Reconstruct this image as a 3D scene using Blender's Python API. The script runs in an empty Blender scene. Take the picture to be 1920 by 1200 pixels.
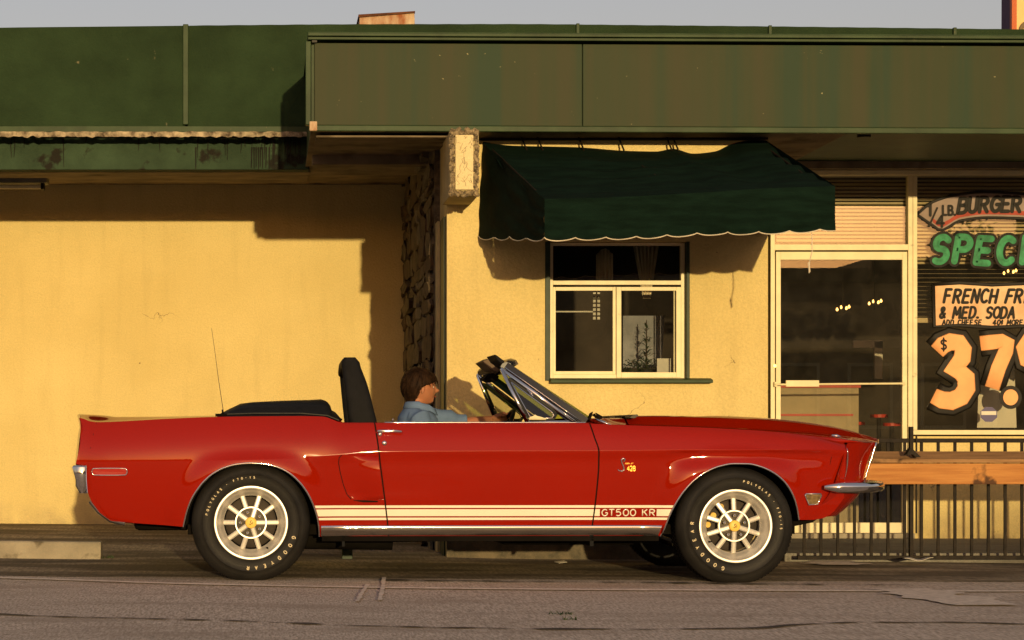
import bpy, bmesh, math, random
from mathutils import Vector, Matrix, noise
R = math.radians
rnd = random.Random(7)
C = bpy.context.scene.collection
sc = bpy.context.scene

# ------------------------------------------------------------------ camera, world, sun, exposure
F = 3990.0; CX = 500.0; CY = 815.0; H = 0.834           # focal length and optical axis in photo pixels, eye height
cam = bpy.data.cameras.new('camera'); camo = bpy.data.objects.new('camera', cam); C.objects.link(camo)
cam.sensor_width = 36; cam.lens = F/1920*36
cam.shift_x = (960-CX)/1920; cam.shift_y = (CY-600)/1920
cam.clip_start = 0.1; cam.clip_end = 3000
camo.location = (0, 0, H); camo.rotation_euler = (R(90), 0, 0)
sc.camera = camo
SUNV = Vector((0.09, -1.0, 0.080)).normalized()        # towards the sun: low, behind and a little right of the camera
el = math.asin(SUNV.z)
w = bpy.data.worlds.new('World'); sc.world = w; w.use_nodes = True
nt = w.node_tree; nt.nodes.clear()
sky = nt.nodes.new('ShaderNodeTexSky'); sky.sky_type = 'NISHITA'; sky.sun_disc = False
sky.sun_elevation = el; sky.sun_rotation = math.atan2(SUNV.x, SUNV.y)
sky.air_density = 1.0; sky.dust_density = 2.5; sky.ozone_density = 1.0
bg = nt.nodes.new('ShaderNodeBackground'); bg.inputs['Strength'].default_value = 0.15
wo = nt.nodes.new('ShaderNodeOutputWorld')
hz = nt.nodes.new('ShaderNodeMixRGB'); hz.blend_type = 'MULTIPLY'; hz.inputs[0].default_value = 1; hz.inputs[2].default_value = (.90, .74, .82, 1)   # evening smog takes the green out of the sky
nt.links.new(sky.outputs[0], hz.inputs[1]); sm = nt.nodes.new('ShaderNodeMixRGB'); sm.blend_type = 'MIX'; sm.inputs[0].default_value = .32; sm.inputs[2].default_value = (1.62, 1.32, 1.16, 1)   # thin even smog over the whole sky
nt.links.new(hz.outputs[0], sm.inputs[1]); nt.links.new(sm.outputs[0], bg.inputs[0]); nt.links.new(bg.outputs[0], wo.inputs[0])
sl = bpy.data.lights.new('sun', 'SUN'); sl.energy = 2.35; sl.angle = R(0.55); sl.color = (.97, 0.72, 0.35)
so = bpy.data.objects.new('sun', sl); C.objects.link(so); so.location = (3, -20, 8)
so.rotation_euler = SUNV.to_track_quat('Z', 'Y').to_euler()
sc.view_settings.view_transform = 'Standard'; sc.view_settings.look = 'None'
sc.view_settings.gamma = 1; sc.view_settings.exposure = 0.85

def P(px, py, d):            # the place at distance d that shows at photo pixel (px, py)
    return Vector(((px-CX)/F*d, d, H-(py-CY)/F*d))
def X(px, d): return (px-CX)/F*d
def Z(py, d): return H-(py-CY)/F*d

# ------------------------------------------------------------------ materials
def newmat(name):
    m = bpy.data.materials.new(name); m.use_nodes = True
    return m, m.node_tree, m.node_tree.nodes['Principled BSDF']
def mat(name, col, rough=0.6, metal=0.0, var=0.0, scale=6.0, bump=0.0, bscale=60.0, coat=0.0, stretch=None,
        col2=None, detail=6.0, spec=0.22, coords='Object', emit=None, dirt=None):
    m, t, b = newmat(name); L = t.links
    b.inputs['Roughness'].default_value = rough; b.inputs['Metallic'].default_value = metal
    b.inputs['Coat Weight'].default_value = coat; b.inputs['Coat Roughness'].default_value = 0.03
    b.inputs['Specular IOR Level'].default_value = spec
    b.inputs['Base Color'].default_value = (*col, 1)
    g = t.nodes.new('ShaderNodeNewGeometry'); src = g.outputs['Position']
    if stretch:
        mp = t.nodes.new('ShaderNodeMapping'); mp.inputs['Scale'].default_value = stretch
        L.new(src, mp.inputs['Vector']); vec = mp.outputs[0]
    else: vec = src
    if var > 0 or col2:
        n = t.nodes.new('ShaderNodeTexNoise'); n.inputs['Scale'].default_value = scale; n.inputs['Detail'].default_value = detail
        n.inputs['Roughness'].default_value = 0.6
        L.new(vec, n.inputs['Vector'])
        r = t.nodes.new('ShaderNodeValToRGB'); r.color_ramp.elements[0].position = 0.35; r.color_ramp.elements[1].position = 0.65
        c2 = col2 or tuple(c*(1+var) for c in col)
        c1 = col if col2 else tuple(c*(1-var) for c in col)
        r.color_ramp.elements[0].color = (*c1, 1); r.color_ramp.elements[1].color = (*c2, 1)
        L.new(n.outputs['Fac'], r.inputs[0]); outc = r.outputs[0]
        if dirt:
            n2 = t.nodes.new('ShaderNodeTexNoise'); n2.inputs['Scale'].default_value = dirt[1]; n2.inputs['Detail'].default_value = 8
            L.new(src, n2.inputs['Vector'])
            r2 = t.nodes.new('ShaderNodeValToRGB'); r2.color_ramp.elements[0].position = dirt[2]; r2.color_ramp.elements[1].position = dirt[2]+dirt[3]
            L.new(n2.outputs['Fac'], r2.inputs[0])
            mx = t.nodes.new('ShaderNodeMixRGB'); mx.inputs[2].default_value = (*dirt[0], 1)
            L.new(r2.outputs[0], mx.inputs[0]); L.new(outc, mx.inputs[1]); outc = mx.outputs[0]
        L.new(outc, b.inputs['Base Color'])
    if bump > 0:
        nb = t.nodes.new('ShaderNodeTexNoise'); nb.inputs['Scale'].default_value = bscale; nb.inputs['Detail'].default_value = 5
        L.new(src, nb.inputs['Vector'])
        bp = t.nodes.new('ShaderNodeBump'); bp.inputs['Strength'].default_value = bump; bp.inputs['Distance'].default_value = 0.01
        L.new(nb.outputs['Fac'], bp.inputs['Height']); L.new(bp.outputs[0], b.inputs['Normal'])
    if emit:
        b.inputs['Emission Color'].default_value = (*emit[0], 1); b.inputs['Emission Strength'].default_value = emit[1]
    return m
def glass(name, tint, rough=0.0, f=1.5, dust=0.0, gz_=1.0):
    m, t, b = newmat(name); t.nodes.remove(b); L = t.links
    out = t.nodes['Material Output']
    tr = t.nodes.new('ShaderNodeBsdfTransparent'); tr.inputs[0].default_value = (*tint, 1)
    gl = t.nodes.new('ShaderNodeBsdfGlossy'); gl.inputs['Roughness'].default_value = rough
    g0 = t.nodes.new('ShaderNodeNewGeometry'); dt = t.nodes.new('ShaderNodeVectorMath'); dt.operation = 'DOT_PRODUCT'
    L.new(g0.outputs['Normal'], dt.inputs[0]); L.new(g0.outputs['Incoming'], dt.inputs[1])
    def mth(op, a, bb=None):
        n = t.nodes.new('ShaderNodeMath'); n.operation = op
        if isinstance(a, float): n.inputs[0].default_value = a
        else: L.new(a, n.inputs[0])
        if bb is not None: n.inputs[1].default_value = bb
        return n.outputs[0]
    F0 = ((f-1)/(f+1))**2*1.9
    n1 = t.nodes.new('ShaderNodeMath'); n1.operation = 'SUBTRACT'; n1.inputs[0].default_value = 1.0; L.new(mth('ABSOLUTE', dt.outputs['Value']), n1.inputs[1])
    fr = mth('ADD', mth('MULTIPLY', mth('POWER', n1.outputs[0], 5.0), gz_*(1-F0)), F0)
    mx = t.nodes.new('ShaderNodeMixShader')
    L.new(fr, mx.inputs[0]); L.new(tr.outputs[0], mx.inputs[1]); L.new(gl.outputs[0], mx.inputs[2])
    res = mx.outputs[0]
    if dust:
        df = t.nodes.new('ShaderNodeBsdfDiffuse'); df.inputs[0].default_value = (.6, .55, .45, 1)
        n = t.nodes.new('ShaderNodeTexNoise'); n.inputs['Scale'].default_value = 9; n.inputs['Detail'].default_value = 9
        g = t.nodes.new('ShaderNodeNewGeometry'); L.new(g.outputs['Position'], n.inputs['Vector'])
        ma = t.nodes.new('ShaderNodeMath'); ma.operation = 'MULTIPLY'; ma.inputs[1].default_value = dust; L.new(n.outputs['Fac'], ma.inputs[0])
        m2 = t.nodes.new('ShaderNodeMixShader'); L.new(ma.outputs[0], m2.inputs[0]); L.new(res, m2.inputs[1]); L.new(df.outputs[0], m2.inputs[2]); res = m2.outputs[0]
    L.new(res, out.inputs['Surface'])
    return m

def stucco(name, col, col2):
    """painted stucco: mottled paint, hairline cracks, chips, a scuffed band low on the wall"""
    m, t, b = newmat(name); L = t.links; b.inputs['Roughness'].default_value = 0.88; b.inputs['Specular IOR Level'].default_value = .08
    g = t.nodes.new('ShaderNodeNewGeometry'); pos = g.outputs['Position']
    def N(scale, detail=6, vec=pos):
        n = t.nodes.new('ShaderNodeTexNoise'); n.inputs['Scale'].default_value = scale; n.inputs['Detail'].default_value = detail
        L.new(vec, n.inputs['Vector']); return n.outputs['Fac']
    def ramp(v, a, bb, ca=(0, 0, 0, 1), cb=(1, 1, 1, 1)):
        r = t.nodes.new('ShaderNodeValToRGB'); r.color_ramp.elements[0].position = a; r.color_ramp.elements[1].position = bb
        r.color_ramp.elements[0].color = ca; r.color_ramp.elements[1].color = cb; L.new(v, r.inputs[0]); return r.outputs[0]
    def mix(f, a, bcol):
        x = t.nodes.new('ShaderNodeMixRGB'); L.new(f, x.inputs[0]); L.new(a, x.inputs[1]); x.inputs[2].default_value = (*bcol, 1); return x.outputs[0]
    c = ramp(N(1.3, 8), .3, .7, (*col, 1), (*col2, 1))
    mp = t.nodes.new('ShaderNodeMapping'); mp.inputs['Scale'].default_value = (9, 9, 1.2); L.new(pos, mp.inputs[0])
    f = ramp(N(1.0, 5, mp.outputs[0]), .52, .9, (0, 0, 0, 1), (.35, .35, .35, 1))
    c = mix(f, c, tuple(x*.62 for x in col))
    f = ramp(N(95, 4), .40, .62, (0, 0, 0, 1), (.28, .28, .28, 1))
    c = mix(f, c, tuple(x*.70 for x in col))
    # chips
    f = ramp(N(22, 3), .765, .78)
    c = mix(f, c, (.16, .11, .06))
    # cracks
    v = t.nodes.new('ShaderNodeTexVoronoi'); v.feature = 'DISTANCE_TO_EDGE'; v.inputs['Scale'].default_value = 1.1
    ds = t.nodes.new('ShaderNodeTexNoise'); ds.inputs['Scale'].default_value = 5; ds.inputs['Detail'].default_value = 8; L.new(pos, ds.inputs['Vector'])
    ad = t.nodes.new('ShaderNodeVectorMath'); ad.operation = 'MULTIPLY_ADD'; L.new(ds.outputs['Color'], ad.inputs[0]); ad.inputs[1].default_value = (.5, .5, .5); L.new(pos, ad.inputs[2])
    L.new(ad.outputs[0], v.inputs['Vector'])
    cr = ramp(v.outputs['Distance'], .0, .0035, (1, 1, 1, 1), (0, 0, 0, 1))
    msk = ramp(N(1.7, 2), .60, .66)
    mu = t.nodes.new('ShaderNodeMixRGB'); mu.blend_type = 'MULTIPLY'; mu.inputs[0].default_value = 1; L.new(cr, mu.inputs[1]); L.new(msk, mu.inputs[2])
    c = mix(mu.outputs[0], c, (.14, .10, .05))
    # splash dirt near the ground
    sx = t.nodes.new('ShaderNodeSeparateXYZ'); L.new(pos, sx.inputs[0])
    mr = t.nodes.new('ShaderNodeMapRange'); mr.inputs['From Min'].default_value = .05; mr.inputs['From Max'].default_value = .30; mr.inputs['To Min'].default_value = .7; mr.inputs['To Max'].default_value = 0
    L.new(sx.outputs[2], mr.inputs['Value'])
    mm = t.nodes.new('ShaderNodeMath'); mm.operation = 'MULTIPLY'; L.new(mr.outputs[0], mm.inputs[0]); L.new(ramp(N(5, 8), .35, .7), mm.inputs[1])
    c = mix(mm.outputs[0], c, (.22, .17, .11))
    L.new(c, b.inputs['Base Color'])
    b1 = t.nodes.new('ShaderNodeBump'); b1.inputs['Strength'].default_value = .9; b1.inputs['Distance'].default_value = .008; L.new(N(55, 5), b1.inputs['Height'])
    b2 = t.nodes.new('ShaderNodeBump'); b2.inputs['Strength'].default_value = .5; b2.inputs['Distance'].default_value = .03; L.new(N(4, 3), b2.inputs['Height']); L.new(b1.outputs[0], b2.inputs['Normal'])
    L.new(b2.outputs[0], b.inputs['Normal'])
    return m

def streaky(name, base, warm, cool, rough=.55):
    """sun-faded sheet metal paint with vertical streaks"""
    m, t, b = newmat(name); L = t.links; b.inputs['Roughness'].default_value = rough; b.inputs['Specular IOR Level'].default_value = .12
    g = t.nodes.new('ShaderNodeNewGeometry'); pos = g.outputs['Position']
    mp = t.nodes.new('ShaderNodeMapping'); mp.inputs['Scale'].default_value = (7, 7, .22); L.new(pos, mp.inputs[0])
    n = t.nodes.new('ShaderNodeTexNoise'); n.inputs['Scale'].default_value = 1.0; n.inputs['Detail'].default_value = 7; L.new(mp.outputs[0], n.inputs['Vector'])
    r = t.nodes.new('ShaderNodeValToRGB'); e = r.color_ramp.elements; e[0].position = .36; e[0].color = (*cool, 1); e[1].position = .66; e[1].color = (*warm, 1)
    k = e.new(.47); k.color = (*base, 1)
    L.new(n.outputs['Fac'], r.inputs[0])
    n2 = t.nodes.new('ShaderNodeTexNoise'); n2.inputs['Scale'].default_value = 26; n2.inputs['Detail'].default_value = 4; L.new(pos, n2.inputs['Vector'])
    r2 = t.nodes.new('ShaderNodeValToRGB'); r2.color_ramp.elements[0].position = .74; r2.color_ramp.elements[1].position = .77; L.new(n2.outputs['Fac'], r2.inputs[0])
    mx = t.nodes.new('ShaderNodeMixRGB'); mx.inputs[2].default_value = (.30, .27, .14, 1); L.new(r2.outputs[0], mx.inputs[0]); L.new(r.outputs[0], mx.inputs[1])
    L.new(mx.outputs[0], b.inputs['Base Color'])
    nb = t.nodes.new('ShaderNodeTexNoise'); nb.inputs['Scale'].default_value = 2.2; L.new(pos, nb.inputs['Vector'])
    bp = t.nodes.new('ShaderNodeBump'); bp.inputs['Strength'].default_value = .35; bp.inputs['Distance'].default_value = .03; L.new(nb.outputs['Fac'], bp.inputs['Height']); L.new(bp.outputs[0], b.inputs['Normal'])
    return m

def ground_mat(name, a, bcol, stain, grain=260, stains=(.52, .2), patches=True):
    m, t, b = newmat(name); L = t.links; b.inputs['Roughness'].default_value = .93; b.inputs['Specular IOR Level'].default_value = .2
    g = t.nodes.new('ShaderNodeNewGeometry'); pos = g.outputs['Position']
    def N(scale, detail, vec=pos):
        n = t.nodes.new('ShaderNodeTexNoise'); n.inputs['Scale'].default_value = scale; n.inputs['Detail'].default_value = detail; L.new(vec, n.inputs['Vector']); return n.outputs['Fac']
    def ramp(v, p, q, ca=(0, 0, 0, 1), cb=(1, 1, 1, 1)):
        r = t.nodes.new('ShaderNodeValToRGB'); r.color_ramp.elements[0].position = p; r.color_ramp.elements[1].position = q
        r.color_ramp.elements[0].color = ca; r.color_ramp.elements[1].color = cb; L.new(v, r.inputs[0]); return r.outputs[0]
    ms = t.nodes.new('ShaderNodeMapping'); ms.inputs['Scale'].default_value = (1, .13, 1); L.new(pos, ms.inputs[0])
    c = ramp(N(grain, 4, ms.outputs[0]), .28, .72, (*a, 1), (*bcol, 1))
    cs = ramp(N(grain*2.3, 2, ms.outputs[0]), .60, .72, (0, 0, 0, 1), (.55, .55, .55, 1))
    mz = t.nodes.new('ShaderNodeMixRGB'); mz.inputs[2].default_value = (a[0]*.45, a[1]*.42, a[2]*.4, 1); L.new(cs, mz.inputs[0]); L.new(c, mz.inputs[1]); c = mz.outputs[0]
    mp = t.nodes.new('ShaderNodeMapping'); mp.inputs['Scale'].default_value = (.55, 1.5, 1); L.new(pos, mp.inputs[0])
    f = ramp(N(1.6, 9, mp.outputs[0]), stains[0], stains[0]+stains[1], (0, 0, 0, 1), (.8, .8, .8, 1))
    mx = t.nodes.new('ShaderNodeMixRGB'); mx.inputs[2].default_value = (*stain, 1); L.new(f, mx.inputs[0]); L.new(c, mx.inputs[1]); c = mx.outputs[0]
    f = ramp(N(14, 6), .66, .72, (0, 0, 0, 1), (.6, .6, .6, 1))
    mx = t.nodes.new('ShaderNodeMixRGB'); mx.inputs[2].default_value = (a[0]*.5, a[1]*.5, a[2]*.5, 1); L.new(f, mx.inputs[0]); L.new(c, mx.inputs[1]); c = mx.outputs[0]
    L.new(c, b.inputs['Base Color'])
    bp = t.nodes.new('ShaderNodeBump'); bp.inputs['Strength'].default_value = .7; bp.inputs['Distance'].default_value = .006
    L.new(N(grain*.6, 4), bp.inputs['Height']); L.new(bp.outputs[0], b.inputs['Normal'])
    return m

M = {}
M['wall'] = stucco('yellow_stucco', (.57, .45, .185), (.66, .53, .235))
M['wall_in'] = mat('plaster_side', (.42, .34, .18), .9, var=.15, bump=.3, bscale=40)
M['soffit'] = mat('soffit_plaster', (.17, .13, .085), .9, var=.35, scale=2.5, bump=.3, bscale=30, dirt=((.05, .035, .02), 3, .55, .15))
M['green_metal'] = streaky('green_metal', (.027, .0375, .0155), (.034, .037, .016), (.018, .037, .0185))
M['green_trim'] = mat('green_trim', (.026, .046, .018), .5, spec=.15, var=.25, scale=5, bump=.15, bscale=12, dirt=((.12, .10, .05), 30, .70, .05))
M['green_stucco'] = mat('green_stucco', (.019, .035, .015), .85, spec=.1, var=.22, scale=2.2, bump=.6, bscale=60, dirt=((.16, .14, .08), 9, .72, .04))
M['green_band'] = mat('green_band', (.032, .055, .032), .8, spec=.1, var=.25, scale=3, bump=.5, bscale=50, dirt=((.015, .014, .01), 5, .60, .05))
M['rust_metal'] = mat('rusty_sheet', (.24, .07, .02), .8, col2=(.50, .40, .27), scale=9, bump=.3, bscale=30, stretch=(1, 1, .35))
M['peel'] = mat('peeling_strip', (.42, .34, .22), .8, col2=(.05, .035, .02), scale=14, bump=.6, bscale=30)
M['tar'] = mat('tar_drips', (.012, .011, .008), .5, var=.3)
M['cream'] = mat('cream_aluminium', (.66, .58, .36), .42, var=.08, scale=8, bump=.08, bscale=30, dirt=((.25, .19, .10), 12, .68, .08))
M['cream_crack'] = stucco('cracked_plaster', (.60, .49, .26), (.68, .56, .32))
M['mortar'] = mat('crumbled_mortar', (.34, .26, .15), .95, col2=(.06, .045, .03), scale=40, bump=1.0, bscale=70)
M['stone'] = mat('rough_stone', (.06, .046, .028), .95, col2=(.13, .095, .055), scale=9, bump=1.0, bscale=25)
M['stone_b'] = mat('rough_stone_brown', (.10, .062, .034), .95, col2=(.05, .038, .026), scale=7, bump=1.0, bscale=22)
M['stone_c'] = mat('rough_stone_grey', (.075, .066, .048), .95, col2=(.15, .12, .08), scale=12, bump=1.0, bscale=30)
M['joint'] = mat('stone_mortar', (.10, .08, .055), .95, var=.4, scale=20, bump=.8)
M['dark_green'] = mat('dark_green_paint', (.02, .035, .018), .5, var=.3, scale=8)
M['awning'] = mat('awning_canvas', (.0035, .0105, .0070), .9, spec=.05, var=.28, scale=5, stretch=(1, 3, 6), bump=.25, bscale=160)
M['piping'] = mat('awning_piping', (.55, .48, .36), .7, var=.2)
M['iron'] = mat('black_iron', (.014, .010, .007), .6, spec=.12, var=.4, scale=20, bump=.2)
M['wood'] = mat('new_timber', (.44, .20, .055), .7, col2=(.32, .125, .032), scale=3.0, stretch=(.8, 6, 16), bump=.25, bscale=40, dirt=((.07, .03, .012), 3.3, .66, .04))
M['wood_old'] = mat('weathered_timber', (.20, .11, .05), .85, col2=(.31, .175, .08), scale=3.5, stretch=(.8, 6, 18), bump=.4, bscale=40, dirt=((.04, .022, .012), 4, .60, .06))
M['concrete'] = mat('pale_concrete', (.27, .235, .175), .92, var=.15, scale=6, bump=.5, bscale=60, dirt=((.12, .10, .07), 7, .60, .1))
M['asphalt'] = ground_mat('asphalt', (.27, .22, .165), (.66, .56, .46), (.30, .24, .18), grain=105, stains=(.48, .25))
M['verge'] = ground_mat('dirty_apron', (.16, .13, .085), (.40, .325, .225), (.07, .055, .036), grain=55, stains=(.40, .16))
M['pad'] = ground_mat('walkway_concrete', (.14, .13, .11), (.20, .19, .16), (.10, .09, .075), grain=60, stains=(.5, .2))
M['paint_line'] = mat('worn_line_paint', (.85, .76, .64), .85, col2=(.55, .47, .38), scale=26, detail=9)
M['crack_fill'] = mat('tar_crack', (.07, .058, .045), .8, var=.3)
M['patch'] = mat('pale_patch', (.70, .61, .50), .9, col2=(.48, .41, .33), scale=22)
M['glass'] = glass('window_glass', (.93, .94, .92), f=1.55, dust=.006)
M['glass_b'] = glass('door_glass', (.93, .93, .89), f=1.42, dust=.02)
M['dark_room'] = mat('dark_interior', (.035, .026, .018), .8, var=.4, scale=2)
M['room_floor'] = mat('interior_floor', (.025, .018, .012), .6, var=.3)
M['beige'] = mat('beige_panel', (.36, .29, .19), .8, var=.1)
M['white'] = mat('white_paper', (.62, .58, .50), .8, var=.05)
M['blind'] = mat('blind_slats', (.52, .42, .25), .7, var=.06)
M['red_vinyl'] = mat('red_vinyl', (.40, .03, .015), .4, var=.1)
M['bulb'] = mat('lit_bulb', (1, .7, .3), .5, emit=((1, .50, .12), 3.2))
M['brass'] = mat('brass', (.5, .33, .12), .3, metal=1)
M['sky_curtain'] = mat('pale_curtain', (.75, .66, .48), .9, var=.1)
M['p_black'] = mat('sign_black', (.012, .010, .008), .6, var=.2)
M['p_green'] = mat('sign_green', (.035, .22, .10), .6, var=.35, scale=14)
M['p_orange'] = mat('sign_orange', (.80, .38, .16), .6, var=.08, scale=8)
M['p_panel'] = mat('sign_panel', (.72, .50, .30), .7, col2=(.62, .34, .18), scale=5)
M['p_grey'] = mat('sign_grey', (.24, .18, .15), .7, col2=(.30, .24, .22), scale=6)
M['p_red'] = mat('sign_red', (.33, .06, .04), .7, var=.2)
M['p_purple'] = mat('sign_purple', (.09, .05, .09), .7, var=.1)
M['sticker'] = mat('sticker_blue', (.10, .09, .18), .6)
M['leaf'] = mat('leaf', (.03, .05, .018), .6, var=.5, scale=9)
M['bark'] = mat('bark', (.06, .045, .03), .9, var=.3)
M['far_wall'] = mat('far_wall', (.10, .07, .05), .9, var=.2)

# ------------------------------------------------------------------ object helpers
WL = {}
def props(o, label=None, cat=None, group=None, kind=None):
    if label: o['label'] = label
    if cat: o['category'] = cat
    if group: o['group'] = group
    if kind: o['kind'] = kind
    return o
def thing(name, loc, label, cat, group=None):
    o = bpy.data.objects.new(name, None); C.objects.link(o); o.location = loc; o.empty_display_size = .2
    WL[o.name] = Vector(loc); props(o, label, cat, group); return o
def link(name, me, parent=None, centre=True):
    o = bpy.data.objects.new(name, me); C.objects.link(o)
    c = Vector((0, 0, 0))
    if centre and len(me.vertices):
        xs = [v.co.x for v in me.vertices]; ys = [v.co.y for v in me.vertices]; zs = [v.co.z for v in me.vertices]
        c = Vector(((min(xs)+max(xs))/2, (min(ys)+max(ys))/2, min(zs) if parent is None else (min(zs)+max(zs))/2))
        me.transform(Matrix.Translation(-c))
    WL[o.name] = c
    if parent is not None:
        o.parent = parent; o.location = c - WL[parent.name]
    else: o.location = c
    return o
class MB:
    def __init__(s): s.v = []; s.f = []
    def add(s, vs, fs):
        n = len(s.v); s.v += [tuple(v) for v in vs]; s.f += [tuple(i+n for i in f) for f in fs]; return s
    def box(s, x0, x1, y0, y1, z0, z1):
        vs = [(x0, y0, z0), (x1, y0, z0), (x1, y1, z0), (x0, y1, z0), (x0, y0, z1), (x1, y0, z1), (x1, y1, z1), (x0, y1, z1)]
        return s.add(vs, [(3, 2, 1, 0), (4, 5, 6, 7), (0, 1, 5, 4), (1, 2, 6, 5), (2, 3, 7, 6), (3, 0, 4, 7)])
    def pbox(s, px0, px1, py0, py1, d, depth, proud=0.0):
        """a box whose front face at distance d covers photo pixels px0..px1, py0..py1"""
        dd = d-proud
        return s.box(X(px0, dd), X(px1, dd), dd, d+depth, Z(py1, dd), Z(py0, dd))
    def grid(s, rows, close=False):
        n = len(rows[0]); vs = [p for r in rows for p in r]; fs = []
        for i in range(len(rows)-1):
            for j in range(n-1 if not close else n):
                k = (j+1) % n
                fs.append((i*n+j, i*n+k, (i+1)*n+k, (i+1)*n+j))
        return s.add(vs, fs)
    def tube(s, pts, r, seg=8, flat=None, cap=True):
        """tube through pts, radius r (number or list); flat = (axis, factor) squashes it along a world axis"""
        pts = [Vector(p) for p in pts]; rows = []
        for i, p in enumerate(pts):
            a = pts[max(i-1, 0)]; b = pts[min(i+1, len(pts)-1)]; t = (b-a)
            if t.length < 1e-9: t = Vector((0, 0, 1))
            t.normalize()
            up = Vector((0, 1, 0)) if abs(t.y) < .9 else Vector((1, 0, 0))
            n = t.cross(up).normalized(); bb = n.cross(t).normalized()
            rr = r[i] if isinstance(r, (list, tuple)) else r
            row = []
            for k in range(seg):
                an = 2*math.pi*k/seg
                o = n*math.cos(an)*rr+bb*math.sin(an)*rr*(flat if flat else 1)
                row.append(p+o)
            rows.append(row)
        n0 = len(s.v); s.grid(rows, close=True)
        if cap:
            s.f.append(tuple(n0+k for k in range(seg))[::-1]); e = n0+(len(rows)-1)*seg; s.f.append(tuple(e+k for k in range(seg)))
        return s
    def lathe(s, prof, c, seg=48, a0=0, a1=2*math.pi):
        """profile of (radius, y) turned round the y axis through c"""
        rows = []
        full = abs(a1-a0-2*math.pi) < 1e-6
        for r, y in prof:
            rows.append([Vector((c[0]+r*math.cos(a0+(a1-a0)*k/seg), c[1]+y, c[2]+r*math.sin(a0+(a1-a0)*k/seg))) for k in range(seg if full else seg+1)])
        return s.grid(rows, close=full)
    def prism(s, poly, ax, a, b):
        """poly of 2-D points extruded along world axis ax ('y': points are x,z; 'x': y,z; 'z': x,y)"""
        def q(p, t): return {'y': (p[0], t, p[1]), 'x': (t, p[0], p[1]), 'z': (p[0], p[1], t)}[ax]
        n = len(poly); vs = [q(p, a) for p in poly]+[q(p, b) for p in poly]
        fs = [tuple(range(n))[::-1], tuple(range(n, 2*n))]+[(i, (i+1) % n, n+(i+1) % n, n+i) for i in range(n)]
        return s.add(vs, fs)
    def mirror(s, yc, keep=True):
        n = len(s.v); v2 = [(x, 2*yc-y, z) for x, y, z in s.v]; f2 = [tuple(i+(n if keep else 0) for i in f)[::-1] for f in s.f]
        if keep: s.v += v2; s.f += f2
        else: s.v = v2; s.f = f2
        return s
    def build(s, name, m, parent=None, smooth=False, angle=None, bevel=0, solid=0, weld=False, kind=None, sub=0, fixn=True):
        me = bpy.data.meshes.new(name); me.from_pydata([tuple(v) for v in s.v], [], s.f); me.validate()
        if weld or fixn:
            bm = bmesh.new(); bm.from_mesh(me)
            if weld: bmesh.ops.remove_doubles(bm, verts=bm.verts, dist=1e-5)
            if fixn: bmesh.ops.recalc_face_normals(bm, faces=bm.faces)
            bm.to_mesh(me); bm.free()
        me.materials.append(m)
        if smooth:
            me.shade_smooth()
            if angle: me.set_sharp_from_angle(angle=R(angle))
        o = link(name, me, parent)
        if solid:
            md = o.modifiers.new('thick', 'SOLIDIFY'); md.thickness = solid; md.offset = 0
        if bevel:
            md = o.modifiers.new('bevel', 'BEVEL'); md.width = bevel; md.segments = 2; md.limit_method = 'ANGLE'
        if sub:
            md = o.modifiers.new('sub', 'SUBSURF'); md.levels = sub; md.render_levels = sub
        if kind: o['kind'] = kind
        return o
def interp(pts, x):
    """smooth curve through (x, y) points (no overshoot)"""
    if x <= pts[0][0]: return pts[0][1]
    if x >= pts[-1][0]: return pts[-1][1]
    for i in range(len(pts)-1):
        if x <= pts[i+1][0]: break
    x0, y0 = pts[i]; x1, y1 = pts[i+1]; h = x1-x0; d = (y1-y0)/h
    def slope(k):
        if k == 0 or k == len(pts)-1:
            a, b = (0, 1) if k == 0 else (-2, -1); return (pts[b][1]-pts[a][1])/(pts[b][0]-pts[a][0])
        da = (pts[k][1]-pts[k-1][1])/(pts[k][0]-pts[k-1][0]); db = (pts[k+1][1]-pts[k][1])/(pts[k+1][0]-pts[k][0])
        return 0 if da*db <= 0 else 2*da*db/(da+db)
    m0, m1 = slope(i), slope(i+1); t = (x-x0)/h
    return (2*t**3-3*t*t+1)*y0+(t**3-2*t*t+t)*h*m0+(-2*t**3+3*t*t)*y1+(t**3-t*t)*h*m1
def lin(pts, x):
    if x <= pts[0][0]: return pts[0][1]
    for (a, b), (c, d) in zip(pts, pts[1:]):
        if x <= c: return b+(d-b)*(x-a)/(c-a)
    return pts[-1][1]
def ico(sub):
    q = bmesh.new(); bmesh.ops.create_icosphere(q, subdivisions=sub, radius=1); vs = [v.co.copy() for v in q.verts]; fs = [[v.index for v in f.verts] for f in q.faces]; q.free(); return vs, fs
def sst(t): t = max(0, min(1, t)); return t*t*(3-2*t)
def place_copy(o, parent=None, loc=None):
    c = o.copy(); C.objects.link(c); WL[c.name] = WL[o.name].copy()
    if parent is not None: c.parent = parent
    if loc is not None: c.location = loc
    return c

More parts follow.
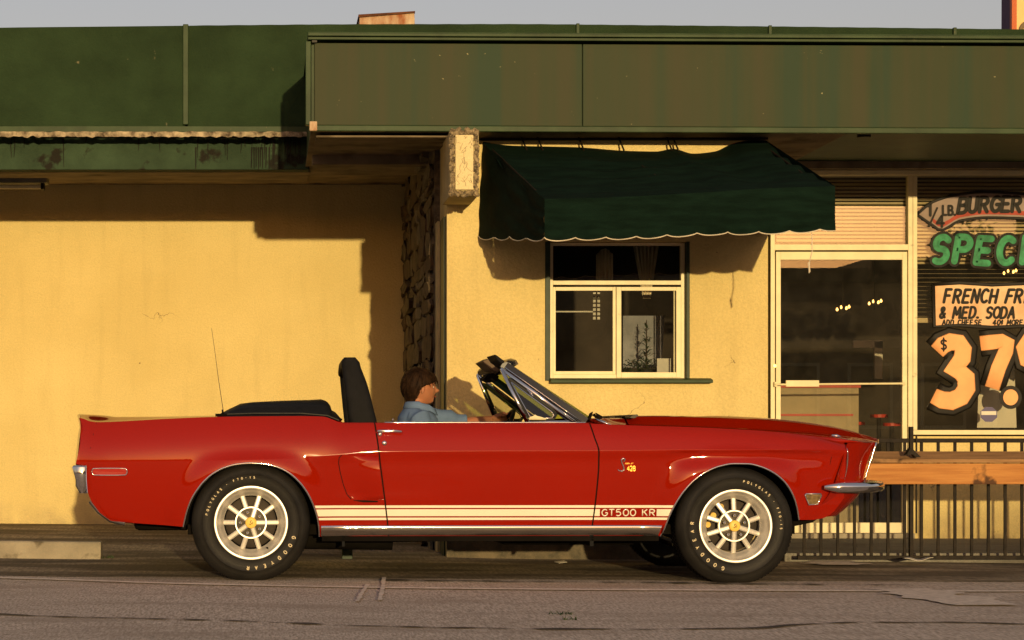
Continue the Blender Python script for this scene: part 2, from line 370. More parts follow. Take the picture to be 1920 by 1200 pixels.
# ------------------------------------------------------------------ hand-lettering: every letter is brush strokes
def arc(cx, cy, rx, ry, a0, a1, n=10): return [(cx+rx*math.cos(R(a0+(a1-a0)*i/n)), cy+ry*math.sin(R(a0+(a1-a0)*i/n))) for i in range(n+1)]
G = {
 'A': [[(0, 0), (.33, 1), (.66, 0)], [(.14, .35), (.52, .35)]],
 'B': [[(0, 0), (0, 1)], [(0, 1)]+arc(.3, .76, .25, .24, 90, -90, 8)+[(0, .52)], [(.3, .52)]+arc(.32, .26, .29, .26, 90, -90, 8)+[(0, 0)]],
 'C': [arc(.36, .5, .34, .5, 50, 310, 14)],
 'D': [[(0, 0), (0, 1)], [(0, 1), (.2, 1)]+arc(.24, .5, .38, .5, 90, -90, 10)+[(0, 0)]],
 'E': [[(.5, 1), (0, 1), (0, 0), (.52, 0)], [(0, .52), (.42, .52)]],
 'F': [[(.5, 1), (0, 1), (0, 0)], [(0, .52), (.42, .52)]],
 'G': [arc(.36, .5, .35, .5, 45, 330, 14)+[(.68, .48), (.4, .48)]],
 'H': [[(0, 0), (0, 1)], [(.58, 0), (.58, 1)], [(0, .5), (.58, .5)]],
 'I': [[(.1, 0), (.1, 1)]],
 'J': [[(.42, 1), (.42, .25)]+arc(.22, .22, .2, .22, 0, -150, 6)],
 'K': [[(0, 0), (0, 1)], [(.55, 1), (.03, .48)], [(.2, .62), (.58, 0)]],
 'L': [[(0, 1), (0, 0), (.48, 0)]],
 'M': [[(0, 0), (.06, 1), (.38, .3), (.7, 1), (.76, 0)]],
 'N': [[(0, 0), (0, 1), (.56, 0), (.56, 1)]],
 'O': [arc(.37, .5, .36, .5, 90, 450, 18)],
 'P': [[(0, 0), (0, 1)], [(0, 1)]+arc(.28, .74, .28, .26, 90, -90, 8)+[(0, .48)]],
 'R': [[(0, 0), (0, 1)], [(0, 1)]+arc(.28, .75, .27, .25, 90, -90, 8)+[(0, .5)], [(.25, .5), (.56, 0)]],
 'S': [[(.56, .86)]+arc(.3, .76, .26, .24, 50, 270, 9)+arc(.3, .26, .28, .26, 90, -130, 9)],
 'T': [[(0, 1), (.64, 1)], [(.32, 1), (.32, 0)]],
 'U': [[(0, 1), (0, .3)]+arc(.28, .3, .28, .3, 180, 360, 8)+[(.56, 1)]],
 'Y': [[(0, 1), (.31, .48), (.62, 1)], [(.31, .48), (.31, 0)]],
 '&': [[(.55, .05), (.1, .7)]+arc(.25, .8, .16, .18, 190, -20, 6)+[(.1, .35)]+arc(.22, .2, .2, .2, 130, 300, 6)+[(.52, .4)]],
 '0': [arc(.34, .5, .32, .5, 90, 450, 18)],
 '1': [[(.0, .8), (.16, 1), (.16, 0)]],
 '2': [arc(.28, .72, .27, .28, 165, -40, 8)+[(0, 0), (.58, 0)]],
 '3': [arc(.27, .75, .27, .25, 150, -90, 9), arc(.27, .27, .30, .27, 90, -150, 9)],
 '4': [[(.45, 0), (.45, 1), (0, .32), (.62, .32)]],
 '5': [[(.52, 1), (.08, 1), (.04, .55)]+arc(.27, .32, .29, .32, 115, -140, 10)],
 '7': [[(0, 1), (.58, 1), (.2, 0)]],
 '8': [arc(.3, .75, .24, .25, -90, 270, 12), arc(.3, .25, .3, .26, 90, 450, 12)],
 '9': [arc(.3, .7, .28, .3, 0, 360, 12), [(.58, .7), (.5, .25), (.2, 0)]],
 '/': [[(0, 0), (.45, 1)]], '-': [[(0, .5), (.35, .5)]], '.': [[(.03, .02), (.12, .02)]],
 '$': [[(.5, .82)]+arc(.27, .72, .23, .2, 40, 270, 7)+arc(.27, .28, .24, .22, 90, -140, 7), [(.27, 1.1), (.27, -.1)]],
 'c': [arc(.22, .55, .2, .25, 50, 310, 8), [(.26, .95), (.2, .1)]], ' ': [], ',': [[(.05, 0), (0, -.15)]],
}
GW = {' ': .4, 'I': .2, '1': .22, '.': .12, 'M': .78, '-': .38, 'c': .4, ',': .1, '/': .5}
def gw(ch): return GW.get(ch, .62)
def letters(mb, text, place, h, th, gap=.22, flat=.25, wsc=1.0, jit=0.0, slant=0.0, end=None, seg=6, joint=False):
    """place(u, v) -> world point; u runs along the text in metres, v is height"""
    u = 0
    for ch in text:
        jx, jy, jr = (rnd.uniform(-jit, jit) for _ in range(3))
        for st in G.get(ch, []):
            pts = []
            for i in range(len(st)):
                a = st[i]
                if i:                      # add a mid point so that strokes bend with the surface
                    b = st[i-1]; pts.append(((a[0]+b[0])/2, (a[1]+b[1])/2))
                pts.append(a)
            w3 = [place(u+((x+y*slant+jx*.1+y*jr*.5)*h*wsc), (y+jy*.12)*h) for x, y in pts]
            if joint:
                for a_, b_ in zip(w3, w3[1:]): mb.tube([a_, b_], th, seg=seg, flat=flat)
                for q in w3:
                    nn_ = 10; rg = [q+Vector((math.cos(2*math.pi*k_/nn_)*th, 0, math.sin(2*math.pi*k_/nn_)*th)) for k_ in range(nn_)]
                    mb.add(rg+[q-Vector((0, th*flat*1.02, 0)), q+Vector((0, th*flat*1.02, 0))], [(k_, (k_+1) % nn_, nn_) for k_ in range(nn_)]+[((k_+1) % nn_, k_, nn_+1) for k_ in range(nn_)])
            else: mb.tube(w3, th, seg=seg, flat=flat)
        u += (gw(ch)+gap)*h*wsc
    return u
def text_len(text, h, gap=.22, wsc=1.0): return sum((gw(c)+gap)*h*wsc for c in text)-gap*h*wsc

# ================================================================== THE GROUND
def gz_road(x): return .012-.0066*x
def gz(x, y):
    z = gz_road(max(-6, min(8, x)))
    k = sst((y-13.0)/4.6)*.055*(1-sst((x-1.0)/.8))          # apron rises to the left wall
    return z+k+.004*noise.noise(Vector((x*1.3, y*1.3, 0)))*sst((y-12.7)/1)
def axis(segs):
    out = []
    for a, b, n in segs: out += [a+(b-a)*i/n for i in range(n)]
    return out+[segs[-1][1]]
xs = axis([(-600, -8, 8), (-8, 10, 90), (10, 600, 8)]); ys = axis([(-600, -4, 8), (-4, 12.68, 40)])
mb = MB(); mb.grid([[Vector((x, y, gz(x, y))) for x in xs] for y in ys])
o = mb.build('road', M['asphalt'], smooth=True); props(o, kind='structure', label='grey worn asphalt street in front of the car')
ys = axis([(12.68, 18.3, 40), (18.3, 600, 6)])
def ragged(x): return .05*noise.noise(Vector((x*2.2, 3, 0)))+.02*noise.noise(Vector((x*9, 5, 0)))
mb = MB(); rows = []
for i, y in enumerate(ys): rows.append([Vector((x, y, gz(x, y))) for x in xs])
mb.grid(rows); o = mb.build('apron', M['verge'], smooth=True); props(o, kind='structure', label='dark oily strip of ground between the street and the yellow walls')
# the dark gutter stain overlaps the asphalt with a ragged edge
xs2 = [-5+i*.05 for i in range(260)]
mb = MB(); mb.grid([[Vector((x, 12.22+ragged(x)+.06*sst((x-2)/3), gz(x, 12.2)+.004)) for x in xs2], [Vector((x, 12.7, gz(x, 12.7)+.004)) for x in xs2]])
o = mb.build('gutter', M['verge']); props(o, kind='structure', label='dark stained gutter strip along the edge of the asphalt')

def road_strip(name, pts, wd, m, lift=.004, wob=0, label=None):
    """pts are places on the ground seen at photo pixels"""
    def hit(px, py):
        d = 12.0
        for _ in range(12):
            x = X(px, d); d = F*(H-gz(x, d))/(py-CY)
        return Vector((X(px, d), d, gz(X(px, d), d)+lift))
    fine = []
    n = len(pts)
    for i in range(n-1):
        for k in range(24):
            t = k/24; fine.append((pts[i][0]+(pts[i+1][0]-pts[i][0])*t, interp(pts, pts[i][0]+(pts[i+1][0]-pts[i][0])*t) if pts[-1][0]-pts[0][0] > 100 else pts[i][1]+(pts[i+1][1]-pts[i][1])*t))
    fine.append(pts[-1])
    c = [hit(px, py) for px, py in fine]
    rows = [[], []]
    for i, p in enumerate(c):
        a = c[max(0, i-1)]; b = c[min(len(c)-1, i+1)]; t = (b-a).normalized(); nrm = Vector((-t.y, t.x, 0))
        ww = wd*(1+wob*noise.noise(p*9)); off = nrm*(wob*.3*wd*noise.noise(p*4))
        rows[0].append(p+nrm*ww/2+off); rows[1].append(p-nrm*ww/2+off)
    mb = MB(); mb.grid(rows); o = mb.build(name, m); props(o, kind='structure', label=label); return o
road_strip('road_line', [(-60, 1084), (0, 1085), (350, 1096), (700, 1103), (1100, 1107), (1920, 1110), (2000, 1110)], .085, M['paint_line'], .006, .3, 'thin faded pale line painted along the street')
road_strip('road_crack', [(-60, 1149), (110, 1157), (430, 1165), (700, 1175), (1100, 1181), (1400, 1180), (1500, 1172), (1640, 1168), (1760, 1168), (1920, 1171), (2000, 1172)], .035, M['crack_fill'], .004, 2.2, 'long dark crack running along the asphalt')
road_strip('road_crack', [(700, 1088.5), (900, 1091), (1250, 1094), (1500, 1097), (1700, 1098)], .04, M['crack_fill'], .006, 3.0, 'dark joint at the gutter edge under the car')
road_strip('road_line', [(1690, 1106), (1750, 1118), (1850, 1137)], .36, M['patch'], .008, .5, 'short pale slanting mark on the asphalt at right')
road_strip('road_line', [(720, 1085), (718, 1105), (712, 1128)], .022, M['patch'], .009, .5, 'faint pale mark crossing the long line')
road_strip('road_line', [(690, 1098), (680, 1112), (670, 1130)], .022, M['patch'], .009, .5, 'second faint pale mark crossing the long line')
road_strip('road_line', [(1545, 1052), (1575, 1062)], .30, M['patch'], .011, .8, 'small pale patch on the ground just ahead of the front wheel')

# raised walkway behind the railing
mb = MB(); x0 = X(1470, 14.2); x1 = 8.0
mb.prism([(14.18, -.06), (14.18, .045), (16.2, .052), (16.2, -.06)], 'x', x0, x1)
o = mb.build('walkway', M['pad'], bevel=.008); props(o, kind='structure', label='low concrete walkway behind the black railing')

# ================================================================== THE BUILDING
DF, DW, DL, DFA, DP, DB = 14.3, 16.05, 18.0, 13.94, 15.7, 15.85   # front wall, recessed shop front, left wall, long fascia, parapet, lower band
bld = thing('restaurant', (2.5, 15.5, 0), 'low yellow stucco burger restaurant with green fascia behind the red car', 'building')
cornerx = X(838, DF)
ZT = 3.41
# walls
wl = MB(); wl.box(-5, cornerx-.002, DL, DL+.2, -.1, 3.4); wl.build('left_wall', M['wall'], bld)
fw = MB()
Lx0, Lx1 = X(1022, DF), X(1293, DF); zt, zb = Z(453, DF), Z(714, DF); dx0 = X(1440, DF)
fw.box(cornerx, Lx0, DF, DF+.2, -.1, ZT-.6); fw.box(Lx0, Lx1, DF, DF+.2, zt, ZT-.6); fw.box(Lx0, Lx1, DF, DF+.2, -.1, zb); fw.box(Lx1, dx0, DF, DF+.2, -.1, ZT-.6)
fw.build('front_wall', M['wall'], bld, weld=True)
MB().box(cornerx-.004, X(1440, DF), DF-.012, DF+.01, -.1, .13).build('wall_foot_shade', M['stone_c'], bld, bevel=.004)  # added dark strip for the car's shade at the foot of the wall
sw = MB(); sx = X(1712, DW); sw.box(sx, 8, DW, DW+.2, -.1, Z(818, DW)); sw.build('stub_wall', M['wall'], bld)
MB().box(dx0-.2, dx0, DF+.2, DW+.02, -.1, ZT-.6).build('return_wall', M['wall'], bld)
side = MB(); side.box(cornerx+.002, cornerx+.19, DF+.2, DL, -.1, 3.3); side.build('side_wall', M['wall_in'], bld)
# corner trims
MB().box(cornerx-.012, cornerx+.002, DF+.10, DF+.42, .0, Z(425, 15.1)).build('corner_board', M['dark_green'], bld)
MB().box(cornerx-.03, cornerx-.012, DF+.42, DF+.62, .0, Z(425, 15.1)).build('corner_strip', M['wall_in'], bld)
# stones on the side wall
stw = MB(); stw.box(cornerx-.035, cornerx+.002, DF+.6, DL-.02, -.05, Z(300, 16.5)); stw = stw.build('stone_facing', M['joint'], bld)
r2 = random.Random(4); z = .0; zmax = Z(300, 16.5)
while z < zmax:
    hh = r2.uniform(.06, .20); y = DF+.64
    while y < DL-.1:
        ll = r2.uniform(.25, .85); yy = min(y+ll, DL-.03)
        out = r2.uniform(.018, .050)*(1.6 if r2.random() < .08 else 1)
        h2 = min(hh, zmax-z+.05)
        nx, ny, nz = 3, 4, 3; vs = []
        b = bmesh.new(); bmesh.ops.create_cube(b, size=1); bmesh.ops.subdivide_edges(b, edges=b.edges, cuts=1, use_grid_fill=True)
        sd = r2.uniform(0, 99)
        for v in b.verts:
            n3 = noise.noise_vector(v.co*1.7+Vector((sd, sd, sd)))
            v.co = Vector((v.co.x*out*(1+.9*n3.x), v.co.y*(yy-y-.02)*(1-.35*abs(v.co.z)+.35*n3.y), v.co.z*(h2-.01)*(1-.3*abs(v.co.y)+.5*n3.z)))
        me = bpy.data.meshes.new('stone'); b.to_mesh(me); b.free(); me.materials.append(M[r2.choice(['stone', 'stone', 'stone_b', 'stone_c'])])
        me.transform(Matrix.Translation((cornerx-.035-out*.35, (y+yy)/2, z+h2/2)) @ Matrix.Rotation(r2.uniform(-.10, .10), 4, 'X'))
        link('stone', me, stw)
        y = yy
    z += hh
# beam end over the corner
BE = 13.72; be = MB(); bx0, bx1 = X(845, BE), X(897, BE); bz0, bz1 = Z(366, BE), Z(245, BE)
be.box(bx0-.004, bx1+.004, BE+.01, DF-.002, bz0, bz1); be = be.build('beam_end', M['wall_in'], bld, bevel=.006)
MB().box(bx0+.03, bx1-.035, BE-.015, BE+.015, bz0+.035, bz1-.03).build('plaster_panel', M['cream_crack'], be)
ckm = MB(); r6 = random.Random(2)
for i in range(16):
    p = [r6.uniform(bx0+.04, bx1-.045), r6.uniform(bz0+.05, bz1-.05)]; pts = [Vector((p[0], BE-.015, p[1]))]
    for k in range(5):
        p = [min(bx1-.04, max(bx0+.035, p[0]+r6.uniform(-.02, .02))), min(bz1-.04, max(bz0+.04, p[1]+r6.uniform(-.03, .03)))]; pts.append(Vector((p[0], BE-.015, p[1])))
    ckm.tube(pts, .0011, seg=4)
ckm.build('crack', M['mortar'], be, kind='stuff')
rim = MB(); r3 = random.Random(9)
def crumble(x0, x1, z0, z1, n):
    for i in range(n):
        t = (i+.5)/n; cx_ = x0+(x1-x0)*(t if abs(x1-x0) > abs(z1-z0) else r3.random()); cz_ = z0+(z1-z0)*(t if abs(z1-z0) >= abs(x1-x0) else r3.random())
        s = r3.uniform(.008, .019); b = bmesh.new(); bmesh.ops.create_icosphere(b, subdivisions=1, radius=s)
        for v in b.verts: v.co = Vector((v.co.x*1.1, v.co.y*.9, v.co.z*1.3))+noise.noise_vector(v.co*60+Vector((i, t, 3)))*.006
        rim.add([v.co+Vector((cx_, BE+.003, cz_)) for v in b.verts], [[v.index for v in f.verts] for f in b.faces]); b.free()
crumble(bx0, bx0+.022, bz0, bz1, 42); crumble(bx1-.028, bx1, bz0, bz1, 42); crumble(bx0, bx1, bz0, bz0+.025, 18); crumble(bx0, bx1, bz1-.02, bz1+.006, 18)
rim.build('crumbled_edge', M['mortar'], be, kind='stuff')

# fascia of the front part: a long sheet-metal box hung in front of the parapet
fx0 = X(583, DFA); fzb = Z(243, DFA); fzt = Z(77, DFA); xr = 8.0
def tilt(x): return -.0045*(x-fx0)*1.0
def tbox(mb, x0, x1, y0, y1, z0, z1, n=1):
    a, b = tilt(x0), tilt(x1)
    vs = [(x0, y0, z0+a), (x1, y0, z0+b), (x1, y1, z0+b), (x0, y1, z0+a), (x0, y0, z1+a), (x1, y0, z1+b), (x1, y1, z1+b), (x0, y1, z1+a)]
    return mb.add(vs, [(3, 2, 1, 0), (4, 5, 6, 7), (0, 1, 5, 4), (1, 2, 6, 5), (2, 3, 7, 6), (3, 0, 4, 7)])
seams = [fx0+.02, X(1092, DFA), X(1962, DFA), xr]
for a, b in zip(seams, seams[1:]):
    pb = MB(); tbox(pb, a+.003, b-.003, DFA, DFA+.02, fzb+.03, fzt-.012); pb.build('fascia_panel', M['green_metal'], bld, bevel=.003)
core = MB(); tbox(core, fx0+.004, xr, DFA+.022, DP-.05, fzb+.012, fzt-.02); core.build('fascia_box', M['green_trim'], bld)
tr = MB(); tbox(tr, fx0, xr, DFA-.03, DFA+.02, fzb-.012, fzb+.026); tr.build('fascia_bottom_trim', M['green_trim'], bld, bevel=.005)
tr = MB(); tbox(tr, fx0-.02, xr, DFA-.035, DFA+.03, fzt+.004, fzt+.022); tbox(tr, fx0-.02, xr, DFA-.05, DFA+.03, fzt+.026, fzt+.046); tbox(tr, fx0-.02, xr, DFA-.02, DP-.02, fzt+.050, fzt+.058)
tr.build('fascia_top_trim', M['green_trim'], bld, bevel=.003)
tr = MB(); tbox(tr, fx0-.035, fx0, DFA-.012, DFA+.06, fzb+.03, fzt-.002); tr.build('fascia_end_flashing', M['green_trim'], bld, bevel=.004)
MB().box(fx0-.01, fx0+.04, DFA-.034, DFA-.002, fzb-.012, fzb+.05).build('rusted_corner', M['rust_metal'], bld, bevel=.004)
MB().box(X(585, DFA), X(594, DFA), DFA-.032, DFA-.001, Z(81, DFA), Z(77, DFA)).build('open_seam', M['tar'], bld)
# parapet and left fascia, in stucco sheets with battens
ptop = lambda px: interp([(-80, 54), (0, 52), (250, 49), (450, 47), (640, 45.5), (960, 45), (1200, 47), (1500, 50), (1920, 55), (2400, 60)], px)
def sheet(px0, px1, topf, botf, d, name, m, depth=.12, n=24):
    mb = MB(); f = []; bk = []
    for i in range(n+1):
        px = px0+(px1-px0)*i/n; a = P(px, topf(px)+.35*math.sin(px*.11)*.6, d); b = P(px, botf(px), d)
        f.append((a, b)); 
    rows = [[Vector((a.x, d+depth, a.z)) for a, b in f], [a for a, b in f], [b for a, b in f], [Vector((b.x, d+depth, b.z)) for a, b in f]]
    mb.grid(rows); return mb.build(name, m, bld)
sheet(-900, 347, ptop, lambda p: 237, DP-.06, 'left_fascia', M['green_stucco'])
sheet(352, 584, ptop, lambda p: 237, DP-.06, 'left_fascia', M['green_stucco'])
MB().box(X(344, DP), X(354, DP), DP-.10, DP-.05, Z(237, DP), Z(ptop(350)+2, DP)).build('batten', M['green_trim'], bld, bevel=.004)
sheet(-900, 588, lambda p: 237, lambda p: 247, DP-.085, 'left_fascia_lip', M['green_trim'])
sheet(584, 2300, ptop, lambda p: 110, DP-.05, 'parapet', M['green_stucco'], n=60)
for px in (1078, 1437, 1782):
    MB().box(X(px, DP), X(px+6, DP), DP-.075, DP-.04, Z(76, DP), Z(ptop(px)+1.5, DP)).build('batten', M['green_trim'], bld, bevel=.003)
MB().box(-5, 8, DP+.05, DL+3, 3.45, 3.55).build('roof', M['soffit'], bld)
# lower band, peeling strip and tar runs
bt = MB(); bt.pbox(-900, 580, 254, 318, DB, .15); bt.build('lower_band', M['green_band'], bld, bevel=.005)
pm = MB(); rows = [[], []]
for i in range(160):
    px = -260+840*i/159; a = 250+2.0*noise.noise(Vector((px*.06, 0, 1))); b = 256.5+3.5*noise.noise(Vector((px*.09, 5, 1)))
    rows[0].append(P(px, a-3, DP-.09)); rows[1].append(P(px, b, DP-.09))
pm.grid(rows); pm.build('peeling_strip', M['peel'], bld, solid=.01)
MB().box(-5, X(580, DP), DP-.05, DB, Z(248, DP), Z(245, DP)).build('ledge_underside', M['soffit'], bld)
td = MB(); r4 = random.Random(3)
for i in range(120):
    px = r4.choice([r4.uniform(20, 575), r4.uniform(360, 575), r4.uniform(460, 570)]); ln = r4.uniform(4, 16) if r4.random() < .72 else r4.uniform(20, 60)
    td.tube([P(px+r4.uniform(-1, 1), 252, DB-.012), P(px+r4.uniform(-1.5, 1.5), 254+ln*.5, DB-.012), P(px+r4.uniform(-1.5, 1.5), 254+ln, DB-.012)], [.004, .0035, .0018], seg=5)
for px in [472, 476, 480, 484, 488, 492, 499, 505, 367]:
    td.tube([P(px, 276, DB-.012), P(px+r4.uniform(-1, 1), 318-r4.uniform(0, 10), DB-.012)], [.006, .003], seg=5)
td.build('tar_runs', M['tar'], bld, kind='stuff')
# soffits
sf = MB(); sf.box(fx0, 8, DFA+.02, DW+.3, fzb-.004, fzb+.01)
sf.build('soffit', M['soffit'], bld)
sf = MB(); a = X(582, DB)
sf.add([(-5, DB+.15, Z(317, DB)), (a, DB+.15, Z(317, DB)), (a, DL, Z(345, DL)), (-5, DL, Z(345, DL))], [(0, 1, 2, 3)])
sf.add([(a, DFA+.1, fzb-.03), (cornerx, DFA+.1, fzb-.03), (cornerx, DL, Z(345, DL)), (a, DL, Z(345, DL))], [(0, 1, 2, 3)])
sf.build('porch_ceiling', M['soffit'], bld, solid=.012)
MB().box(a, X(838, 14.5), 15.2, 15.34, H+1.93, H+2.05).build('ceiling_beam', M['soffit'], bld, bevel=.006)
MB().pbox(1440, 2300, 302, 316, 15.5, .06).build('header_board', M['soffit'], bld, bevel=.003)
MB().pbox(1440, 2300, 319, 328, DW, .08, .03).build('header_rail', M['cream'], bld, bevel=.003)
MB().lathe([(.001, 0), (.05, 0), (.05, .02), (.001, .02)], (0, 0, 0), 16)
hv = MB()
for k in range(16): pass
o = MB().tube([(X(1620, 14.1), 14.1, fzb-.03), (X(1620, 14.1), 14.1, fzb-.008)], .045, seg=20).build('soffit_vent', M['tar'], bld)

# ---- the window under the awning
win = MB(); fr = M['cream']
dq = DF+.05
def rail(mb, a, b, c, e, d=dq, depth=.05, proud=0.0): mb.pbox(a, b, c, e, d, depth, proud)
for t in [(1030, 1037, 456, 711), (1277, 1284, 456, 711), (1037, 1277, 526, 534), (1037, 1277, 702, 711), (1037, 1277, 455, 460)]: rail(win, *t)
win = win.build('window', fr, bld, bevel=.002)
for t in [[(1037, 1042, 538, 702), (1149, 1156, 538, 702), (1042, 1149, 538, 545), (1042, 1149, 696, 702)]]:
    s1 = MB(); [rail(s1, *q, d=dq+.012, depth=.02) for q in t]; s1.build('sash', fr, win, bevel=.002)
s1 = MB(); [rail(s1, *q, d=dq-.012, depth=.02) for q in [(1156, 1165, 538, 708), (1268, 1277, 538, 708), (1165, 1268, 538, 545), (1165, 1268, 698, 708)]]; s1.build('sash', fr, win, bevel=.002)
MB().pbox(1263, 1265.5, 545, 698, dq, .01).build('glazing_strip', fr, win)
for q in [(1036, 1278, 459, 527, dq+.03), (1041, 1150, 544, 697, dq+.022), (1164, 1269, 544, 699, dq-.002)]:
    a, b, c, e, d = q; MB().add([P(a, c, d), P(b, c, d), P(b, e, d), P(a, e, d)], [(0, 1, 2, 3)]).build('pane', M['glass'], win, solid=.003)
MB().box(Lx0, X(1030, dq)-.001, DF-.008, dq+.1, zb, zt).build('window_reveal', M['dark_green'], bld, bevel=.003); MB().box(X(1284, dq)+.001, Lx1, DF-.008, dq+.1, zb, zt).build('window_reveal', M['dark_green'], bld, bevel=.003)
si = MB(); sdf = DF-.07
si.prism([(DF-.07, Z(718, sdf)), (DF-.07, Z(712, sdf)), (DF, Z(709, DF)), (dq+.1, Z(708, DF)), (dq+.1, Z(718, DF))], 'x', X(1030, DF), X(1333, DF))
si.build('window_sill', M['green_trim'], bld, bevel=.003)
# room behind
room = MB(); ry = DW+.2; rb = 20.5
room.add([(cornerx+.2, DF+.2, .04), (dx0-.2, DF+.2, .04), (dx0-.2, ry, .04), (8, ry, .04), (8, rb, .04), (cornerx+.2, rb, .04)], [(0, 1, 2, 3, 4, 5)])
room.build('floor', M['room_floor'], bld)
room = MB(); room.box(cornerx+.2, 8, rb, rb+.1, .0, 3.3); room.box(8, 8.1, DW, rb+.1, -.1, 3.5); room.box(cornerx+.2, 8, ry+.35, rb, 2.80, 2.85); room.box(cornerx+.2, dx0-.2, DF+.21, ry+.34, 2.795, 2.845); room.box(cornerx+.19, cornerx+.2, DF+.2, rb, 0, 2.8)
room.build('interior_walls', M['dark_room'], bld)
# things inside seen through the glass
MB().add([P(1165, 500, 15.1), P(1248, 500, 15.1), P(1235, 560, 15.1), P(1222, 600, 15.1), P(1200, 600, 15.1), P(1190, 560, 15.1)], [(0, 1, 2, 3, 4, 5)])
o = MB().pbox(1232, 1258, 672, 698, 14.47, .02).build('notice', M['white']); props(o, 'small white card standing at the bottom corner of the window', 'notice')
cu = MB(); rows = [[], []]
for i in range(30):
    t = i/29; rows[0].append(P(1188+48*t, 462, 14.72)+Vector((0, .02*math.sin(t*40), 0))); rows[1].append(P(1206+14*t, 560, 14.72)+Vector((0, .02*math.sin(t*40), 0)))
o = cu.grid(rows).build('curtain', M['sky_curtain'], smooth=True, solid=.004); props(o, 'pale curtain gathered to a point, hanging inside the upper window', 'curtain')
cu = MB(); rows = [[], []]
for i in range(20):
    t = i/19; rows[0].append(P(1118+30*t, 478-12*math.sin(t*3), 14.72)+Vector((0, .02*math.sin(t*30), 0))); rows[1].append(P(1118+30*t, 530, 14.72)+Vector((0, .02*math.sin(t*30), 0)))
o = cu.grid(rows).build('curtain', M['sky_curtain'], smooth=True, solid=.004); props(o, 'short pale curtain inside the upper window, left of the pointed one', 'curtain')
pl = thing('potted_plant', P(1212, 700, 14.62), 'dark spiky plant standing inside the window', 'plant')
pb = MB(); 
base = P(1212, 690, 14.62)
for i in range(90):
    a = r4.uniform(0, 6.28); t = r4.random()**1.3; hz = .30*t; ln = (.13*(1-t)+.015)*r4.uniform(.6, 1.2)
    s = base+Vector((0, 0, hz)); e = s+Vector((math.cos(a)*ln, math.sin(a)*ln, r4.uniform(.0, .05))); n = Vector((-math.sin(a), math.cos(a), 0))*.006
    m_ = (s+e)/2+Vector((0, 0, .012)); pb.add([s, m_-n, e, m_+n], [(0, 1, 2, 3)])
pb.build('foliage', M['leaf'], pl, kind='stuff'); MB().tube([base-Vector((0, 0, .02)), base+Vector((0, 0, .33))], [.008, .003]).build('stem', M['bark'], pl)
MB().tube([base-Vector((0, 0, .11)), base-Vector((0, 0, .01))], [.05, .065], seg=16).build('pot', M['tar'], pl)
o = MB().add([P(1168, 592, 14.85), P(1246, 592, 14.85), P(1240, 690, 14.85), P(1168, 690, 14.85)], [(0, 1, 2, 3)]).build('poster', mat('blue_grey_reflection', (.30, .30, .33), .8, var=.25, scale=3), solid=.004); props(o, 'blue grey painted reflection behind the spiky plant in the right hand sash', 'poster')  # added sheet whose colour imitates a bluish reflection in this sash
sp = thing('price_strip', P(1116, 590, 14.7), 'two columns of small white squares inside the left sash', 'notice')
for cx2 in (1112, 1120):
    for k2 in range(7): MB().pbox(cx2, cx2+5, 546+k2*8, 551+k2*8, 14.7, .01).build('square', M['white'], sp)
o = MB().pbox(1041, 1112, 583, 585.5, 14.72, .02).build('shelf', M['white']); props(o, 'thin white shelf edge inside the left sash', 'shelf')
mass = MB()
for i in range(260):
    px = r4.uniform(1168, 1262); py = r4.uniform(672, 700)+abs(px-1212)*.05; p = P(px, py, 14.56+r4.uniform(-.04, .04)); a = r4.uniform(0, 6.28); q = .012
    mass.add([p, p+Vector((q*math.cos(a), 0, q*math.sin(a))), p+Vector((q*math.cos(a+1), .01, q*math.sin(a+1)))], [(0, 1, 2)])
o = mass.build('ground_foliage', M['leaf'], kind='stuff'); o['label'] = 'low dark foliage filling the bottom of the window'; o['category'] = 'plant'

# ---- door and storefront
dr = MB()
for t in [(1445, 1453, 330, 1000), (1703, 1711.5, 330, 1000)]: dr.pbox(*t, DW+.02, .06)
dr.pbox(1453, 1703, 458, 469, DW+.023, .05)
dfm = dr.build('door_frame', M['cream'], bld, bevel=.002)
dd = DW+.04
dl = MB()
for t in [(1455, 1464, 472, 1000), (1692, 1701, 472, 1000), (1464, 1692, 472, 487), (1464, 1692, 980, 1000)]: dl.pbox(*t, dd, .04)
door = dl.build('glass_door', M['cream'], bld, bevel=.002)
MB().add([P(1464, 487, dd+.02), P(1692, 487, dd+.02), P(1692, 980, dd+.02), P(1464, 980, dd+.02)], [(0, 1, 2, 3)]).build('pane', M['glass_b'], door, solid=.004)
pbm = MB(); pbm.tube([P(1453, 721, dd-.05), P(1698, 719, dd-.05)], .008, seg=10); pbm.pbox(1474, 1536, 713, 725, dd-.06, .03); pbm.pbox(1452, 1458, 716, 725, dd-.05, .05); pbm.pbox(1692, 1698, 714, 723, dd-.05, .05)
pbm.build('push_bar', M['cream'], door, bevel=.002)
MB().lathe([(.001, -.012), (.012, -.012), (.013, 0)], P(1452, 686, DW+.02), 16).build('lock', M['brass'], dfm)
MB().pbox(1440, 1716, 1000, 1010, DW-.05, .2).build('threshold', M['concrete'], bld, bevel=.006)
MB().add([P(1453, 330, DW+.06), P(1703, 330, DW+.06), P(1703, 458, DW+.06), P(1453, 458, DW+.06)], [(0, 1, 2, 3)]).build('transom_pane', M['glass'], bld, solid=.003)
